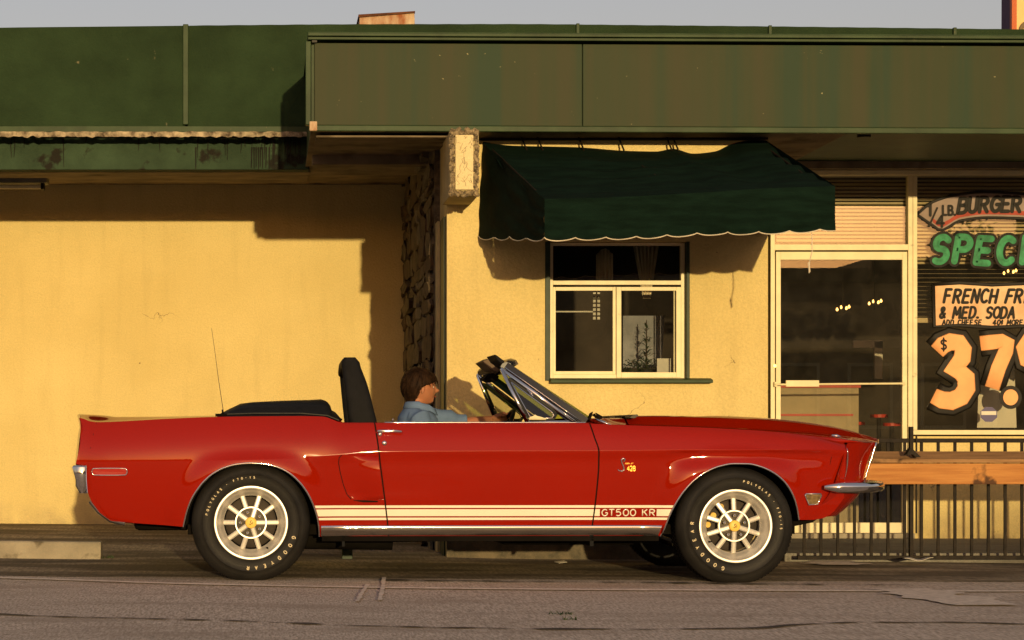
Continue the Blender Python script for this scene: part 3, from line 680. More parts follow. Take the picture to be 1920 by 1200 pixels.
# blinds
bl = MB()
def blinds(mb, px0, px1, py0, py1, d, pitch, tilt_):
    py = py0
    while py < py1:
        a = P(px0, py, d); b = P(px1, py, d); h_ = .011
        dy = math.cos(tilt_)*h_; dz = math.sin(tilt_)*h_
        mb.add([(a.x, a.y-dy, a.z-dz), (b.x, b.y-dy, b.z-dz), (b.x, b.y+dy, b.z+dz), (a.x, a.y+dy, a.z+dz)], [(0, 1, 2, 3)]); py += pitch
blinds(bl, 1456, 1700, 332, 457, DW+.12, 7.0, 1.0)
o = bl.build('window_blind', M['blind'], kind=None); props(o, 'closed cream slatted blind behind the glass above the door', 'blind')
bl = MB(); blinds(bl, 1718, 2200, 332, 500, DW+.14, 7.0, .95); blinds(bl, 1718, 2200, 505, 596, DW+.14, 8, .25); bl.pbox(1718, 2200, 596, 605, DW+.13, .02)
o = bl.build('window_blind', M['blind']); props(o, 'half lowered cream slatted blind behind the painted burger window', 'blind')
# shop window
sh = MB()
sh.pbox(1712, 1720, 330, 806, DW+.02, .06); sh.pbox(1712, 2300, 806.3, 815, DW+.017, .06)
shop = sh.build('shop_window', M['cream'], bld, bevel=.002)
MB().add([P(1720, 330, DW+.05), P(2300, 330, DW+.05), P(2300, 806, DW+.05), P(1720, 806, DW+.05)], [(0, 1, 2, 3)]).build('pane', M['glass_b'], shop, solid=.004)
# the painted signs, on the glass
DS = DW+.045
def pw(d): return lambda px, py: P(px, py, d)
k = F/DS
def sign_text(text, px, py, hpx, thpx, m, dz, name='lettering', wsc=1.0, slant=.0, jit=0, gap=.22, curve=None, par=shop):
    mb = MB(); d = DS-dz
    def place(u, v):
        q = px+u*k; base = py+(curve(q) if curve else 0)
        return P(q, base-v*k, d)
    letters(mb, text, place, hpx/k, thpx/k, gap=gap, flat=.12, wsc=wsc, slant=slant, jit=jit, joint=True)
    return mb.build(name, m, par)
def sign_poly(pts, m, dz, name='painted_panel', par=shop):
    mb = MB(); d = DS-dz; mb.add([P(a, b, d) for a, b in pts], [tuple(range(len(pts)))]); return mb.build(name, m, par)
def ribbon_outline(pts, th, m, dz, name='painted_outline'):
    mb = MB(); d = DS-dz; mb.tube([P(a, b, d) for a, b in pts+[pts[0]]], th/k, seg=6, flat=.1); return mb.build(name, m, shop, smooth=True)
# banner
top = lambda x: interp([(1719, 402), (1750, 378), (1800, 364), (1850, 360), (1900, 362), (1960, 368), (2040, 380)], x)
bot = lambda x: interp([(1719, 402), (1745, 420), (1765, 432), (1775, 428), (1800, 414), (1850, 408), (1900, 409), (1960, 413), (2040, 420)], x)
bx = [1719+i*(300/30) for i in range(31)]
mb = MB(); mb.grid([[P(x, top(x), DS-.002) for x in bx], [P(x, bot(x), DS-.002) for x in bx]]); mb.build('painted_banner', M['p_grey'], shop)
mb = MB(); mb.grid([[P(x, bot(x)-14, DS-.0035) for x in bx[3:]], [P(x, bot(x)-6, DS-.0035) for x in bx[3:]]]); mb.build('banner_stripe', M['p_red'], shop)
ribbon_outline([(x, top(x)) for x in bx]+[(x, bot(x)) for x in reversed(bx)], 2.6, M['p_black'], .004)
cv = lambda q: -6*math.sin((q-1790)/80)
sign_text('1', 1741, 404, 22, 2.6, M['p_black'], .008); sign_text('/', 1742, 424, 34, 1.8, M['p_black'], .008); sign_text('4', 1757, 425, 20, 2.6, M['p_black'], .008)
sign_text('LB.', 1768, 403, 17, 2.2, M['p_black'], .008, wsc=.75)
sign_text('BURGER', 1796, 400, 27, 3.6, M['p_black'], .008, wsc=.92, slant=.15, jit=.1, gap=.2, curve=lambda q: -4*math.sin((q-1790)/60))
# SPECIAL
for th, m_, dz in ((11.0, 'p_black', .004), (6.3, 'p_green', .012)):
    rnd.seed(5); sign_text('SPECIAL', 1748, 492, 46, th, M[m_], dz, wsc=.93, slant=.14, jit=.10, gap=.34, curve=lambda q: -2*math.sin((q-1750)/25))
# fries panel
pp = [(1750, 533), (1800, 530), (1860, 534), (1930, 531), (2050, 533), (2050, 612), (1930, 611), (1860, 614), (1800, 610), (1752, 612)]
sign_poly(pp, M['p_panel'], .002); ribbon_outline(pp, 3.4, M['p_black'], .006)
rnd.seed(8)
sign_text('FRENCH FRIES', 1770, 567, 24, 2.7, M['p_black'], .006, wsc=.80, slant=.3, jit=.14, gap=.27)
sign_text('& MED. SODA', 1762, 596, 20, 2.4, M['p_black'], .006, wsc=.80, slant=.22, jit=.12, gap=.26)
sign_text('ADD CHEESE', 1767, 609, 9, 1.25, M['p_black'], .006, wsc=.88, slant=.15, jit=.12, gap=.35)
sign_text('40c MORE', 1862, 609, 9, 1.25, M['p_black'], .006, wsc=.9, slant=.15, jit=.12, gap=.3)
# 3 7 . 9
def stroke(pts, th, m, dz, name):
    mb = MB(); mb.tube([P(a, b, DS-dz) for a, b in pts], [t/k for t in th] if isinstance(th, list) else th/k, seg=12, flat=.06); return mb.build(name, M[m], shop, smooth=True)
three = [(1757, 659), (1768, 647), (1782, 641), (1798, 643), (1806, 655), (1804, 672), (1795, 684), (1781, 693), (1798, 696), (1811, 708), (1812, 728), (1802, 744), (1784, 752), (1766, 750), (1750, 742)]
seven = [(1838, 644), (1856, 642), (1880, 640), (1889, 642), (1886, 658), (1872, 690), (1860, 728)]
nine = [(1932, 690), (1950, 672), (1962, 650), (1950, 632), (1930, 634), (1918, 652), (1924, 676), (1944, 684)]
stroke([(a, b) for a, b in three], 28, 'p_black', .003, 'price_digit_outline'); stroke(three, [16, 17, 17, 17, 17, 17, 16, 13, 16, 18, 18, 18, 18, 17, 15], 'p_orange', .010, 'price_digit')
stroke(seven, 25, 'p_black', .003, 'price_digit_outline'); stroke(seven, 14.5, 'p_orange', .010, 'price_digit')
stroke(nine, 25, 'p_black', .003, 'price_digit_outline'); stroke(nine, 14, 'p_orange', .010, 'price_digit')
sign_poly([(1895+21*math.cos(R(a)), 745+22*math.sin(R(a))) for a in range(0, 360, 15)], M['p_black'], .014, 'price_point_outline'); sign_poly([(1895+14*math.cos(R(a)), 745+15*math.sin(R(a))) for a in range(0, 360, 15)], M['p_orange'], .017, 'price_point')
sign_text('$', 1764, 656, 20, 1.7, M['p_black'], .016)
octa = [(1854+17*math.cos(R(22.5+45*i)), 777+15*math.sin(R(22.5+45*i))) for i in range(8)]
sign_poly(octa, M['sticker'], .003, 'security_sticker'); sign_poly([(1840, 771), (1868, 771), (1868, 778), (1840, 778)], M['white'], .006, 'sticker_band')
o = MB().add([P(1838, 636, 16.4), P(1900, 636, 16.4), P(1906, 802, 16.4), P(1832, 802, 16.4)], [(0, 1, 2, 3)]).build('poster', M['white'], solid=.004); props(o, 'tall off-white sheet leaning inside the shop window behind the price', 'poster')
# counter, board and stools inside
cb = thing('counter', P(1520, 980, 16.9), 'beige counter with red edging seen low through the glass door', 'counter')
c1 = MB(); c1.pbox(1464, 1610, 727, 990, 16.9, .4); c1.build('panel', M['beige'], cb); c1 = MB(); c1.pbox(1460, 1614, 722, 727, 16.88, .42); c1.pbox(1464, 1600, 776, 780, 16.89, .03); c1.build('red_edging', M['red_vinyl'], cb)
for i, (px, py) in enumerate([(1648, 777), (1605, 791), (1672, 793)]):
    s = thing('stool', P(px, 980, 17), 'round red topped stool inside the dark restaurant, '+['highest', 'leftmost', 'rightmost'][i]+' of three seen through the door', 'stool', 'stools inside the restaurant')
    q = P(px, py, 17); m2 = MB()
    for kk in range(1): m2.add(*(lambda b: (b[0], b[1]))(([(q.x+.07*math.cos(a*math.pi/8), q.y+.07*math.sin(a*math.pi/8), q.z+zz) for zz in (-.025, .0) for a in range(16)], [tuple(range(16)), tuple(range(16, 32))]+[(a, (a+1) % 16, 16+(a+1) % 16, 16+a) for a in range(16)])))
    m2.build('seat', M['red_vinyl'], s); MB().tube([q-Vector((0, 0, .02)), Vector((q.x, q.y, .09))], .018).build('leg', M['iron'], s)
def lamp(px, py, d, lab):
    t = thing('hanging_lamp', P(px, py, d), lab, 'lamp', 'lit lamps inside the restaurant'); q = P(px, py, d); a = MB()
    for dx, dz in ((-.045, -.01), (-.012, .008), (.03, .0), (.052, .012)):
        b = MB(); ctr = q+Vector((dx, 0, dz)); b.tube([ctr-Vector((0, 0, .012)), ctr, ctr+Vector((0, 0, .016))], [.005, .0085+abs(dx)*.06, .002], seg=8); b.build('bulb', M['bulb'], t)
        a.tube([ctr-Vector((0, 0, .013)), ctr-Vector((0, 0, .03)), q+Vector((0, 0, -.06))], .003, seg=5)
    a.tube([q+Vector((0, 0, -.06)), Vector((q.x, q.y, 2.79))], .004, seg=5); a.build('arms', M['iron'], t)
lamp(1580, 578, 17.2, 'small cluster of lit bulbs hanging inside, lower left one seen through the door'); lamp(1640, 567, 17.4, 'small cluster of lit bulbs hanging inside, upper right one seen through the door'); lamp(1893, 510, 17.2, 'small cluster of lit bulbs hanging inside beneath the green painted lettering')
o = MB().box(X(1640, 17.8), X(1655, 17.8), 17.8, 17.84, Z(710, 17.8), Z(640, 17.8)); o.pbox(1600, 1655, 638, 652, 17.8, .03); o = o.build('menu_board', M['white']); props(o, 'pale board corner inside the restaurant seen through the door', 'board')

# ================================================================== AWNING
aw = thing('awning', P(1240, 450, 14.3), 'sagging dark green canvas awning with scalloped edge over the window', 'awning')
DA = 12.75
def awtop(t): # back edge at the wall
    px = 905+(1436-905)*t; py = interp([(905, 266), (960, 273), (1080, 276), (1180, 283), (1230, 284), (1262, 279), (1300, 288), (1340, 284), (1372, 270), (1400, 264), (1436, 263)], px); return P(px, py, DF-.015)
def awfr(t, low=False):
    px = 1021+(1566-1021)*t; py = interp([(1021, 373), (1120, 371), (1300, 362), (1440, 353), (1566, 349)], px) if not low else interp([(1021, 449), (1200, 445), (1330, 438), (1450, 436), (1566, 430)], px)
    return P(px, py, DA)
n = 110; mrows = 26; rows = []
for j in range(mrows+1):
    v = j/mrows; row = []
    for i in range(n+1):
        t = i/n; p = awtop(t).lerp(awfr(t), v)
        sag = -.035*math.sin(math.pi*v)*(1+.5*math.sin(t*5+1))
        wr = .012*math.sin(v*34+t*3+2.5*noise.noise(Vector((t*3, v, 0))))*math.sin(math.pi*v)+.03*noise.noise(Vector((t*7, v*2.2, 1)))*math.sin(math.pi*v)
        row.append(p+Vector((0, 0, sag+wr)))
    rows.append(row)
cn = MB(); cn.grid(rows); cn.build('canopy', M['awning'], aw, smooth=True)
def scal(t, nsc): return .012*(abs(math.sin(math.pi*t*nsc))**.6)-.006
rows = []; nv = 160; hem = []
for j in range(9):
    v = j/8; row = []
    for i in range(nv+1):
        t = i/nv; p = awfr(t).lerp(awfr(t, True), v)
        if j == 8: p = p-Vector((0, 0, scal(t, 9.5)*1.6))
        p = p+Vector((0, .02*noise.noise(Vector((t*9, v*1.3, 4)))*v+.012*math.sin(t*60)*v*v, 0)); row.append(p)
        if j == 8: hem.append(p)
    rows.append(row)
vl = MB(); vl.grid(rows); vl.build('front_valance', M['awning'], aw, smooth=True)
MB().tube(hem, .0035, seg=5).build('hem_piping', M['piping'], aw)
# left end
bl_ = P(897, 446, DF-.015)
rows = []; hem = []
for j in range(25):
    v = j/24; row = []
    for i in range(31):
        t = i/30; a = awtop(0).lerp(bl_, v); b = awfr(0) .lerp(awfr(0, True), max(0, (v-.0))) if False else awfr(0).lerp(awfr(0, True), v)
        # the slanting gable: top edge runs from the wall to the front corner
        p = a.lerp(b, t)
        p = p+Vector((.015*noise.noise(Vector((t*5, v*5, 9))), 0, 0))
        if j == 24: p = p-Vector((0, 0, scal(t, 4)*2.0)); hem.append(p)
        row.append(p)
    rows.append(row)
ge = MB(); ge.grid(rows); ge.build('left_end_panel', M['awning'], aw, smooth=True)
MB().tube(hem, .0035, seg=5).build('hem_piping', M['piping'], aw)
rows = []
for j in range(9):
    v = j/8; a = awtop(1).lerp(P(1445, 434, DF-.015), v); b = awfr(1).lerp(awfr(1, True), v); rows.append([a.lerp(b, i/8) for i in range(9)])
MB().grid(rows).build('right_end_panel', M['awning'], aw, smooth=True)
rd = MB(); rd.tube([P(902, 262, DF-.03), P(1440, 260, DF-.03)], .008); rd.tube([awfr(0)+Vector((0, .02, -.02)), awfr(1)+Vector((0, .02, -.02))], .009)
for px in (978, 1008, 1085, 1160, 1250, 1262): rd.tube([P(px, 258, DF-.03), P(px+10, 282, DF-.10)], .006)
for t in (0.02, .5, .98): rd.tube([awtop(t)+Vector((0, -.03, -.03)), awfr(t)+Vector((0, .03, -.03))], .008)
rd.build('awning_frame', M['iron'], aw)
cd = MB(); cd.tube([P(1522, 436, DA+.02), P(1523, 470, DA+.02), P(1518, 490, DA+.03), P(1517, 512, DA+.03)], .0035, seg=5); cd.tube([P(1516, 492, DA+.03), P(1518, 510, DA+.03)], .006, seg=6)
cd.build('pull_cord', M['piping'], aw)

# ================================================================== SMALLER THINGS ON THE BUILDING
fl = thing('strip_light', P(40, 350, 17), 'pale fluorescent strip light fixed under the porch ceiling', 'light')
a = MB(); a.prism([(16.9, Z(345, 17)), (16.9, Z(331, 17)), (17.1, Z(331, 17)), (17.1, Z(345, 17))], 'x', -3, X(90, 17)); a.build('housing', mat('grey_enamel', (.16, .15, .12), .6, var=.2), fl, bevel=.005)
a = MB(); a.tube([(-3, 16.97, Z(351, 17)), (X(78, 17), 16.97, Z(351, 17))], .019, seg=14); a.build('tube', M['cream'], fl, smooth=True, angle=60)
a = MB(); a.box(X(78, 17), X(84, 17), 16.93, 17.03, Z(356, 17), Z(345, 17)); a.build('end_cap', M['iron'], fl)
rbx = thing('roof_duct', P(725, 45, 17), 'rusty sheet metal duct standing on the roof', 'duct')
a = MB(); a.prism([(X(674, 17), Z(52, 17)), (X(674, 17), Z(29, 17)), (X(777, 17), Z(23, 17)), (X(778, 17), Z(52, 17))], 'y', 17, 17.5); a.build('casing', M['rust_metal'], rbx, bevel=.004)
a = MB(); a.prism([(X(672, 17), Z(33, 17)), (X(672, 17), Z(28, 17)), (X(778, 17), Z(21.5, 17)), (X(778, 17), Z(24.5, 17))], 'y', 16.98, 17.52); a.build('lid', mat('rust_dark', (.09, .035, .015), .9, var=.4), rbx)
sg = thing('pole_sign', (X(1960, 22), 22, 0), 'tall yellow and purple roadside sign cut off at the top right corner', 'sign')
MB().prism([(X(1894, 21.9), -1), (X(1898, 21.9), 5.5), (X(1960, 21.9), 5.5), (X(1960, 21.9), -1)], 'y', 21.9, 22.22).build('side_panel', M['p_purple'], sg)
MB().prism([(X(1893, 21.85), -1), (X(1897, 21.85), 5.6), (X(1906, 21.85), 5.6), (X(1903, 21.85), -1)], 'y', 21.84, 21.9).build('edge_trim', mat('sign_edge', (.42, .09, .02), .5), sg)
MB().prism([(X(1903, 21.85), -1), (X(1906, 21.85), 5.6), (X(2150, 21.85), 5.6), (X(2150, 21.85), -1)], 'y', 21.845, 21.9).build('face', mat('sign_face', (.62, .45, .18), .5, var=.06), sg)
a = MB(); a.tube([P(1935+20*math.cos(R(t)), 58+18*math.sin(R(t)), 21.82) for t in range(150, 330, 12)], .022, seg=8, flat=.2); a.build('letter', mat('sign_letter', (.14, .10, .05), .6), sg)
MB().box(X(1990, 22.1), X(2020, 22.1), 22.0, 22.2, 0, Z(80, 21.8)).build('post', M['iron'], sg)

# ================================================================== RAILING, TIMBERS, KERB BLOCK, POST, LITTER
DFN = 14.05
fn = thing('railing', P(1720, 1048, DFN), 'low black iron railing with thin upright bars in front of the shop', 'fence')
a = MB(); a.pbox(1496, 2300, 822, 830, DFN, .03); a.build('top_rail', M['iron'], fn, bevel=.002)
a = MB(); a.pbox(1496, 2300, 1042, 1049, DFN, .03); a.build('bottom_rail', M['iron'], fn, bevel=.002)
px = 1508.5; first = None
me = None
while px < 2250:
    if me is None:
        a = MB(); a.pbox(px-2.6, px+2.6, 830, 1042, DFN+.008, .014); o = a.build('bar', M['iron'], fn); first = o; fpx = px
    else:
        place_copy(first, fn, first.location+Vector((X(px-fpx+CX, DFN+.008), 0, 0)))
    me = 1; px += 31.4
a = MB(); a.pbox(1706, 1713, 800, 1049, DFN-.01, .035); a.build('post', M['iron'], fn, bevel=.002)
a = MB(); a.pbox(1717, 1720, 815, 1000, DFN-.02, .008); a.build('thin_rod', M['iron'], fn)
bm_ = MB(); d = 13.86
bm_.prism([(d, Z(908, d)), (d, Z(869, d)), (d+.13, Z(869, d)), (d+.13, Z(908, d))], 'x', X(1560, d), 8.0)
o = bm_.build('timber_beam', M['wood'], bevel=.004); props(o, 'thick orange new timber beam fixed along the front of the railing', 'beam')
bm_ = MB(); bm_.prism([(d+.005, Z(868, d)), (d+.005, Z(861, d)), (d+.125, Z(846, d+.12)), (d+.15, Z(868, d))], 'x', X(1560, d), 8.0)
o = bm_.build('timber_plank', M['wood_old'], bevel=.003); props(o, 'weathered plank with dark stains lying on top of the orange beam', 'plank')
a = MB(); a.prism([(X(1700, 13.8), Z(853, 13.8)), (X(1707, 13.8), Z(840, 13.8)), (X(1713, 13.8), Z(843, 13.8)), (X(1727, 13.8), Z(857, 13.8)), (X(1718, 13.8), Z(858, 13.8)), (X(1712, 13.8), Z(852, 13.8))], 'y', 13.8, 13.86)
o = a.build('bracket', M['iron']); props(o, 'small black metal bracket sitting on the timber beside the railing post', 'bracket')
ws = MB(); d = 13.85
def wsp(px, py, dd): return P(px, py, dd)
pr = [(-.0, 0), (.02, .11), (.03, .122), (.13, .122), (.15, .11), (.17, 0)]
xL, xR = -3.2, X(189, d)
rows = []
for i in range(25):
    x = xL+(xR-xL)*i/24; rows.append([Vector((x, d+y+(.0 if i < 24 else .0)+.06*(x-xR)*-0.0, gz(x, d)-.01+z*(1+.03*noise.noise(Vector((x*4, y, z)))))) for y, z in pr])
ws.grid(rows); nn = len(pr); ws.f.append(tuple(range(nn))); ws.f.append(tuple(24*nn+i for i in range(nn))[::-1])
o = ws.build('parking_block', M['concrete'], bevel=.006); props(o, 'low pale concrete parking block on the ground at the left', 'parking block')
a = MB(); d = 14.0; a.box(X(641, d), X(661, d), d, d+.07, gz(.5, d)-.02, .55); o = a.build('short_post', M['dark_green'], bevel=.004); props(o, 'short dark post standing behind the car, its foot seen under the sill', 'post')
a = MB(); rows = [[], []]
for i in range(14):
    t = i/13; rows[0].append(P(1692+56*t, 1048.5, 13.95)+Vector((0, 0, .006*math.sin(t*9)+.006))); rows[1].append(P(1696+54*t, 1050.5+1*math.sin(t*5), 13.8)+Vector((0, 0, .008*math.sin(t*7+1)+.006)))
a.grid(rows); o = a.build('paper_scrap', M['white'], solid=.002); props(o, 'crumpled white paper strip lying at the foot of the railing', 'litter')
a = MB(); p = P(1048, 1056, 13.7); a.add([p, p+Vector((.06, .05, .004)), p+Vector((.05, .12, .01)), p+Vector((-.02, .09, .004))], [(0, 1, 2, 3)]); o = a.build('paper_scrap', M['white'], solid=.002); props(o, 'small pale scrap of paper on the ground under the car', 'litter')
def tuft(px, py, n_, label, r_=.05, seed=1):
    rr = random.Random(seed); d = 12
    for _ in range(12): d = F*(H-gz(X(px, d), d))/(py-CY)
    b = MB(); c0 = Vector((X(px, d), d, gz(X(px, d), d)))
    for i in range(n_):
        a = rr.uniform(0, 6.28); s = c0+Vector((rr.uniform(-1, 1)*r_*1.6, rr.uniform(-1, 1)*r_, 0)); e = s+Vector((math.cos(a)*.02, math.sin(a)*.02, rr.uniform(.006, .022))); b.add([s-Vector((.003, 0, 0)), s+Vector((.003, 0, 0)), e], [(0, 1, 2)])
    o = b.build('weed', M['leaf'], kind='stuff'); o['label'] = label
tuft(1052, 1152, 26, 'sparse green weed growing in the asphalt crack', .035, 1); tuft(1068, 1162, 16, 'sparse green weed growing in the asphalt crack', .02, 5)
tuft(190, 1046, 50, 'dry weeds at the end of the parking block', .05, 2)

# what the glass mirrors: dark trees, a pole and a low building across the street, to the right of the low sun
def tree(x, y, h, label, seed):
    rr = random.Random(seed); t = thing('tree', (x, y, 0), label, 'tree', 'trees across the street behind the camera')
    MB().tube([(x, y, -.3), (x+.1, y, h*.3), (x-.1, y, h*.6)], [.22, .15, .08]).build('trunk', M['bark'], t)
    b = MB(); 
    for i in range(5200):
        c_ = i % 9; cc = Vector((math.sin(c_*2.1)*h*.18, math.cos(c_*3.3)*h*.18, h*(.5+.045*c_))); v = Vector((rr.gauss(0, 1), rr.gauss(0, 1), rr.gauss(0, 1))).normalized()*h*.16*rr.random()**.4
        p = Vector((x, y, 0))+cc+v; a_, b_ = [Vector((rr.uniform(-1, 1), rr.uniform(-1, 1), rr.uniform(-1, 1)))*.13 for _ in range(2)]; b.add([p, p+a_, p+b_], [(0, 1, 2)])
    b.build('crown', M['leaf'], t, kind='stuff')
tree(19.5, -24, 6.5, 'dark leafy tree mirrored at the left of the door glass', 1); tree(24.5, -30, 8.5, 'tall dark tree mirrored in the shop window', 2)
fb = thing('low_building', (24, -30, 0), 'low dark building across the street mirrored in the door glass', 'building')
MB().box(13.8, 34, -36, -29, 0, 5.2).build('wall', mat('far_plaster', (.22, .17, .12), .9, var=.3, scale=.6), fb); MB().box(13.4, 17.2, -36.4, -28.6, 5.2, 5.6).build('roof', M['tar'], fb); MB().box(17.3, 34.5, -36.4, -28.6, 5.2, 5.9).build('roof', M['tar'], fb)
for k in range(9):
    f_ = MB().box(14.6+k*2.1, 15.9+k*2.1, -29.0, -28.95, 1.0, 2.9).build('window', M['cream'], fb); MB().box(14.7+k*2.1, 15.8+k*2.1, -28.96, -28.92, 1.1, 2.8).build('pane', M['tar'], f_)
MB().box(14.0, 30, -28.99, -28.5, 3.3, 3.6).build('awning_board', M['beige'], fb)
up = thing('utility_pole', (18.5, -20, 0), 'wooden utility pole with crossarm mirrored in the door glass', 'pole')
MB().tube([(18.5, -20, -.3), (18.5, -20, 8.5)], [.14, .10]).build('shaft', M['bark'], up); MB().box(17.3, 19.7, -20.06, -19.94, 7.6, 7.75).build('crossarm', M['bark'], up)

sk = MB(); rs = random.Random(11); xx = -260; 
while xx < 330:
    wd_ = rs.uniform(5, 12); hh = rs.uniform(5.6, 8.0)
    if -11 < xx < 18: wd_ = min(wd_, max(1, 17.5-xx))
    if xx >= 17: hh = rs.uniform(9.2, 12.0)
    sk.box(xx+wd_*.3, xx+wd_*.5, -104.2, -104, hh, hh+(.9 if xx > 17 else .05)); sk.box(xx, xx+wd_-.02, -112-rs.uniform(0, 9), -104, -2, hh)
    for _ in range(3):        # rounded tree tops between the roofs
        vs_, fs_ = ico(2); c3 = Vector((xx+rs.uniform(0, wd_), -103, hh-rs.uniform(.8, 2.0))); q = rs.uniform(1.2, 2.3)
        sk.add([c3+Vector((v.x*q*1.3, v.y*q, v.z*q*.9))*(1+.12*noise.noise(v*3+c3)) for v in vs_], fs_)
    xx += wd_
o = sk.build('distant_street', M['far_wall'], kind='stuff'); o['label'] = 'far row of dark roofs and trees beyond the street, seen only mirrored in glass and paint'

# ================================================================== THE CAR
YC = 12.885                      # its centre line
def cx_(px): return X(px, 12.0)
def cz_(py): return Z(py, 12.0)
def toz(py, d): return Z(py, d)
M['red'] = mat('red_paint', (.225, .007, .0005), .5, coat=.75, spec=.0, var=.03, scale=1.5)
M['red'].node_tree.nodes['Principled BSDF'].inputs['Coat IOR'].default_value = 1.5
M['red_dark'] = mat('red_shadow_gap', (.02, .004, .003), .8)
M['chrome'] = mat('chrome', (.78, .77, .74), .06, metal=1.0)
M['chrome_soft'] = mat('brushed_sill_metal', (.40, .38, .34), .22, metal=1.0, var=.1, scale=5, stretch=(.5, 1, 12))
M['alloy'] = mat('cast_alloy', (.62, .59, .54), .38, metal=.55, var=.08, scale=20)
M['alloy_dull'] = mat('dull_alloy', (.035, .03, .024), .5, metal=.5, var=.1, scale=30)
M['rubber'] = mat('tyre_rubber', (.012, .011, .010), .55, spec=.2, var=.35, scale=6, bump=.12, bscale=90)
M['t_white'] = mat('raised_white_letters', (.62, .52, .34), .7, var=.1, scale=40)
M['black'] = mat('black_underbody', (.006, .005, .004), .9, spec=.05, var=.3)
M['vinyl'] = mat('black_vinyl', (.006, .006, .006), .5, spec=.2, var=.2, scale=30, bump=.2, bscale=140)
M['pad'] = mat('black_padding', (.006, .006, .007), .7, spec=.12, var=.2, scale=20, bump=.1, bscale=60)
M['gap'] = mat('panel_gap', (.010, .003, .002), .9)
M['stripe'] = mat('white_stripe', (.70, .66, .54), .4, coat=.6, var=.03)
M['gold'] = mat('gold_emblem', (.80, .38, .07), .35, metal=.5)
M['cap'] = mat('yellow_cap', (.72, .48, .10), .4)
M['lens_red'] = mat('red_lens', (.30, .012, .006), .3, coat=.5)
M['lens_amber'] = mat('amber_lens', (.16, .11, .05), .3, coat=.3, var=.4, scale=40)
M['pillar_black'] = mat('pillar_paint', (.006, .009, .022), .25, spec=.12)
M['wglass'] = glass('windscreen_glass', (.36, .46, .16), f=1.3, gz_=.15)
M['vglass'] = glass('quarter_glass', (.50, .54, .48), f=1.5)
M['caliper'] = mat('worn_yellow_caliper', (.55, .36, .07), .5, var=.3, scale=20)

car = thing('convertible_car', (cx_(920), YC, .01), 'red open-top muscle convertible with white side stripes and black roll bar', 'car')

P_top = [(141, 783), (150, 785.5), (162, 790), (178, 791.5), (240, 789), (300, 785.5), (400, 781.5), (480, 780.5), (560, 780), (600, 781), (618, 786), (632, 791), (650, 793), (700, 793), (850, 793), (985, 793), (1100, 793), (1122, 794.5), (1200, 798), (1300, 801), (1400, 806), (1450, 809), (1500, 814), (1540, 820), (1570, 826), (1592, 830)]
P_low = [(141, 870), (152, 872.5), (154.5, 900), (158, 925), (165, 942), (180, 962), (200, 977), (240, 981), (300, 985), (337, 988)]
P_lowm = [(593, 1007), (700, 1007), (1239, 1007)]
P_lowf = [(1500, 976), (1530, 976.5), (1550, 974), (1568, 966), (1582, 950), (1592, 935)]
A_rear = [(337, 988), (340, 974), (345, 955), (352, 937), (362, 920), (377, 901), (395, 886), (415, 876), (438, 870), (462, 868), (488, 869.5), (512, 875), (533, 885), (552, 901), (567, 920), (579, 943), (587, 966), (591, 985), (593, 1007)]
A_front = [(1239, 1007), (1245, 990), (1253, 967), (1264, 943), (1278, 921), (1297, 900), (1320, 884), (1345, 874), (1372, 869.5), (1400, 870), (1425, 876), (1448, 887), (1467, 902), (1481, 920), (1490, 938), (1496, 957), (1500, 976)]
CR = [(143, 866), (450, 862), (560, 858), (640, 851), (700, 846.5), (1117, 845), (1400, 843), (1560, 843.5), (1600, 845)]
PLAN = [(141, .825), (200, .846), (320, .868), (470, .882), (1150, .882), (1350, .878), (1450, .868), (1520, .852), (1560, .838), (1592, .820)]
def low_py(px):
    if px <= 337: return lin(P_low, px)
    if px < 593: return interp(A_rear, px)
    if px <= 1239: return 1007
    if px < 1500: return interp(A_front, px)
    return interp(P_lowf, px)
def sharp(px): return sst((px-560)/120)
def halfw(px, py):
    zc = interp(CR, px); top = interp(P_top, px); w0 = interp(PLAN, px); sh = sharp(px)
    if py <= zc:
        t = (zc-py)/max(8, zc-top)
        w_ = w0-.062*(sh*(.62*t+.38*t**4)+(1-sh)*(t**2.0)*1.12)
    else:
        tb = (py-zc)/150.0
        w_ = w0-sh*.016*sst(tb/.13)-(.060+.03*(1-sh))*max(0, tb)**1.8
        if px > 1200: fk = sst((px-1225)/60)*sst((1570-px)/40); w_ += fk*(-.012*sst(tb/.05)+.020*sst((py-849)/36)); w_ -= .03*sst((px-1480)/110)*tb
    for (ax, ay) in ((464, 985), (1374, 988)):
        r = math.hypot((px-ax)*.93, py-ay); k = 1-abs(r-114)/(46 if r > 114 else 60)
        if k > 0 and py < 1000: w_ += .026*sst(k)*(1 if py > zc else max(0, 1-(zc-py)/16))
    # bulge running from the side scoop onto the door bottom
    k = max(0, 1-abs(py-938)/14)*sst((px-560)/80)*sst((880-px)/170)
    w_ += .008*sst(k)
    return w_
def door_r(py): return lin([(780, 695.5), (793, 697), (870, 706.5), (985, 722), (1007, 724)], py)
def door_f(py): return interp([(780, 1100), (793, 1103), (820, 1110), (845, 1117), (870, 1118), (900, 1116.5), (950, 1112.5), (985, 1109), (1007, 1107)], py)
def warp(u, py):
    return u+(lin([(780, 141), (800, 143.5), (830, 143.5), (850, 140), (870, 135)], py)-141)*math.exp(-((u-141)/9)**2)*(1 if py < 871.5 else 0)+(door_r(py)-708)*math.exp(-((u-708)/60)**2)+(door_f(py)-1114)*math.exp(-((u-1114)/55)**2)
def body_pt(px, py, off=0.0):
    return Vector((cx_(px), YC-halfw(px, py)-off, cz_(py)))
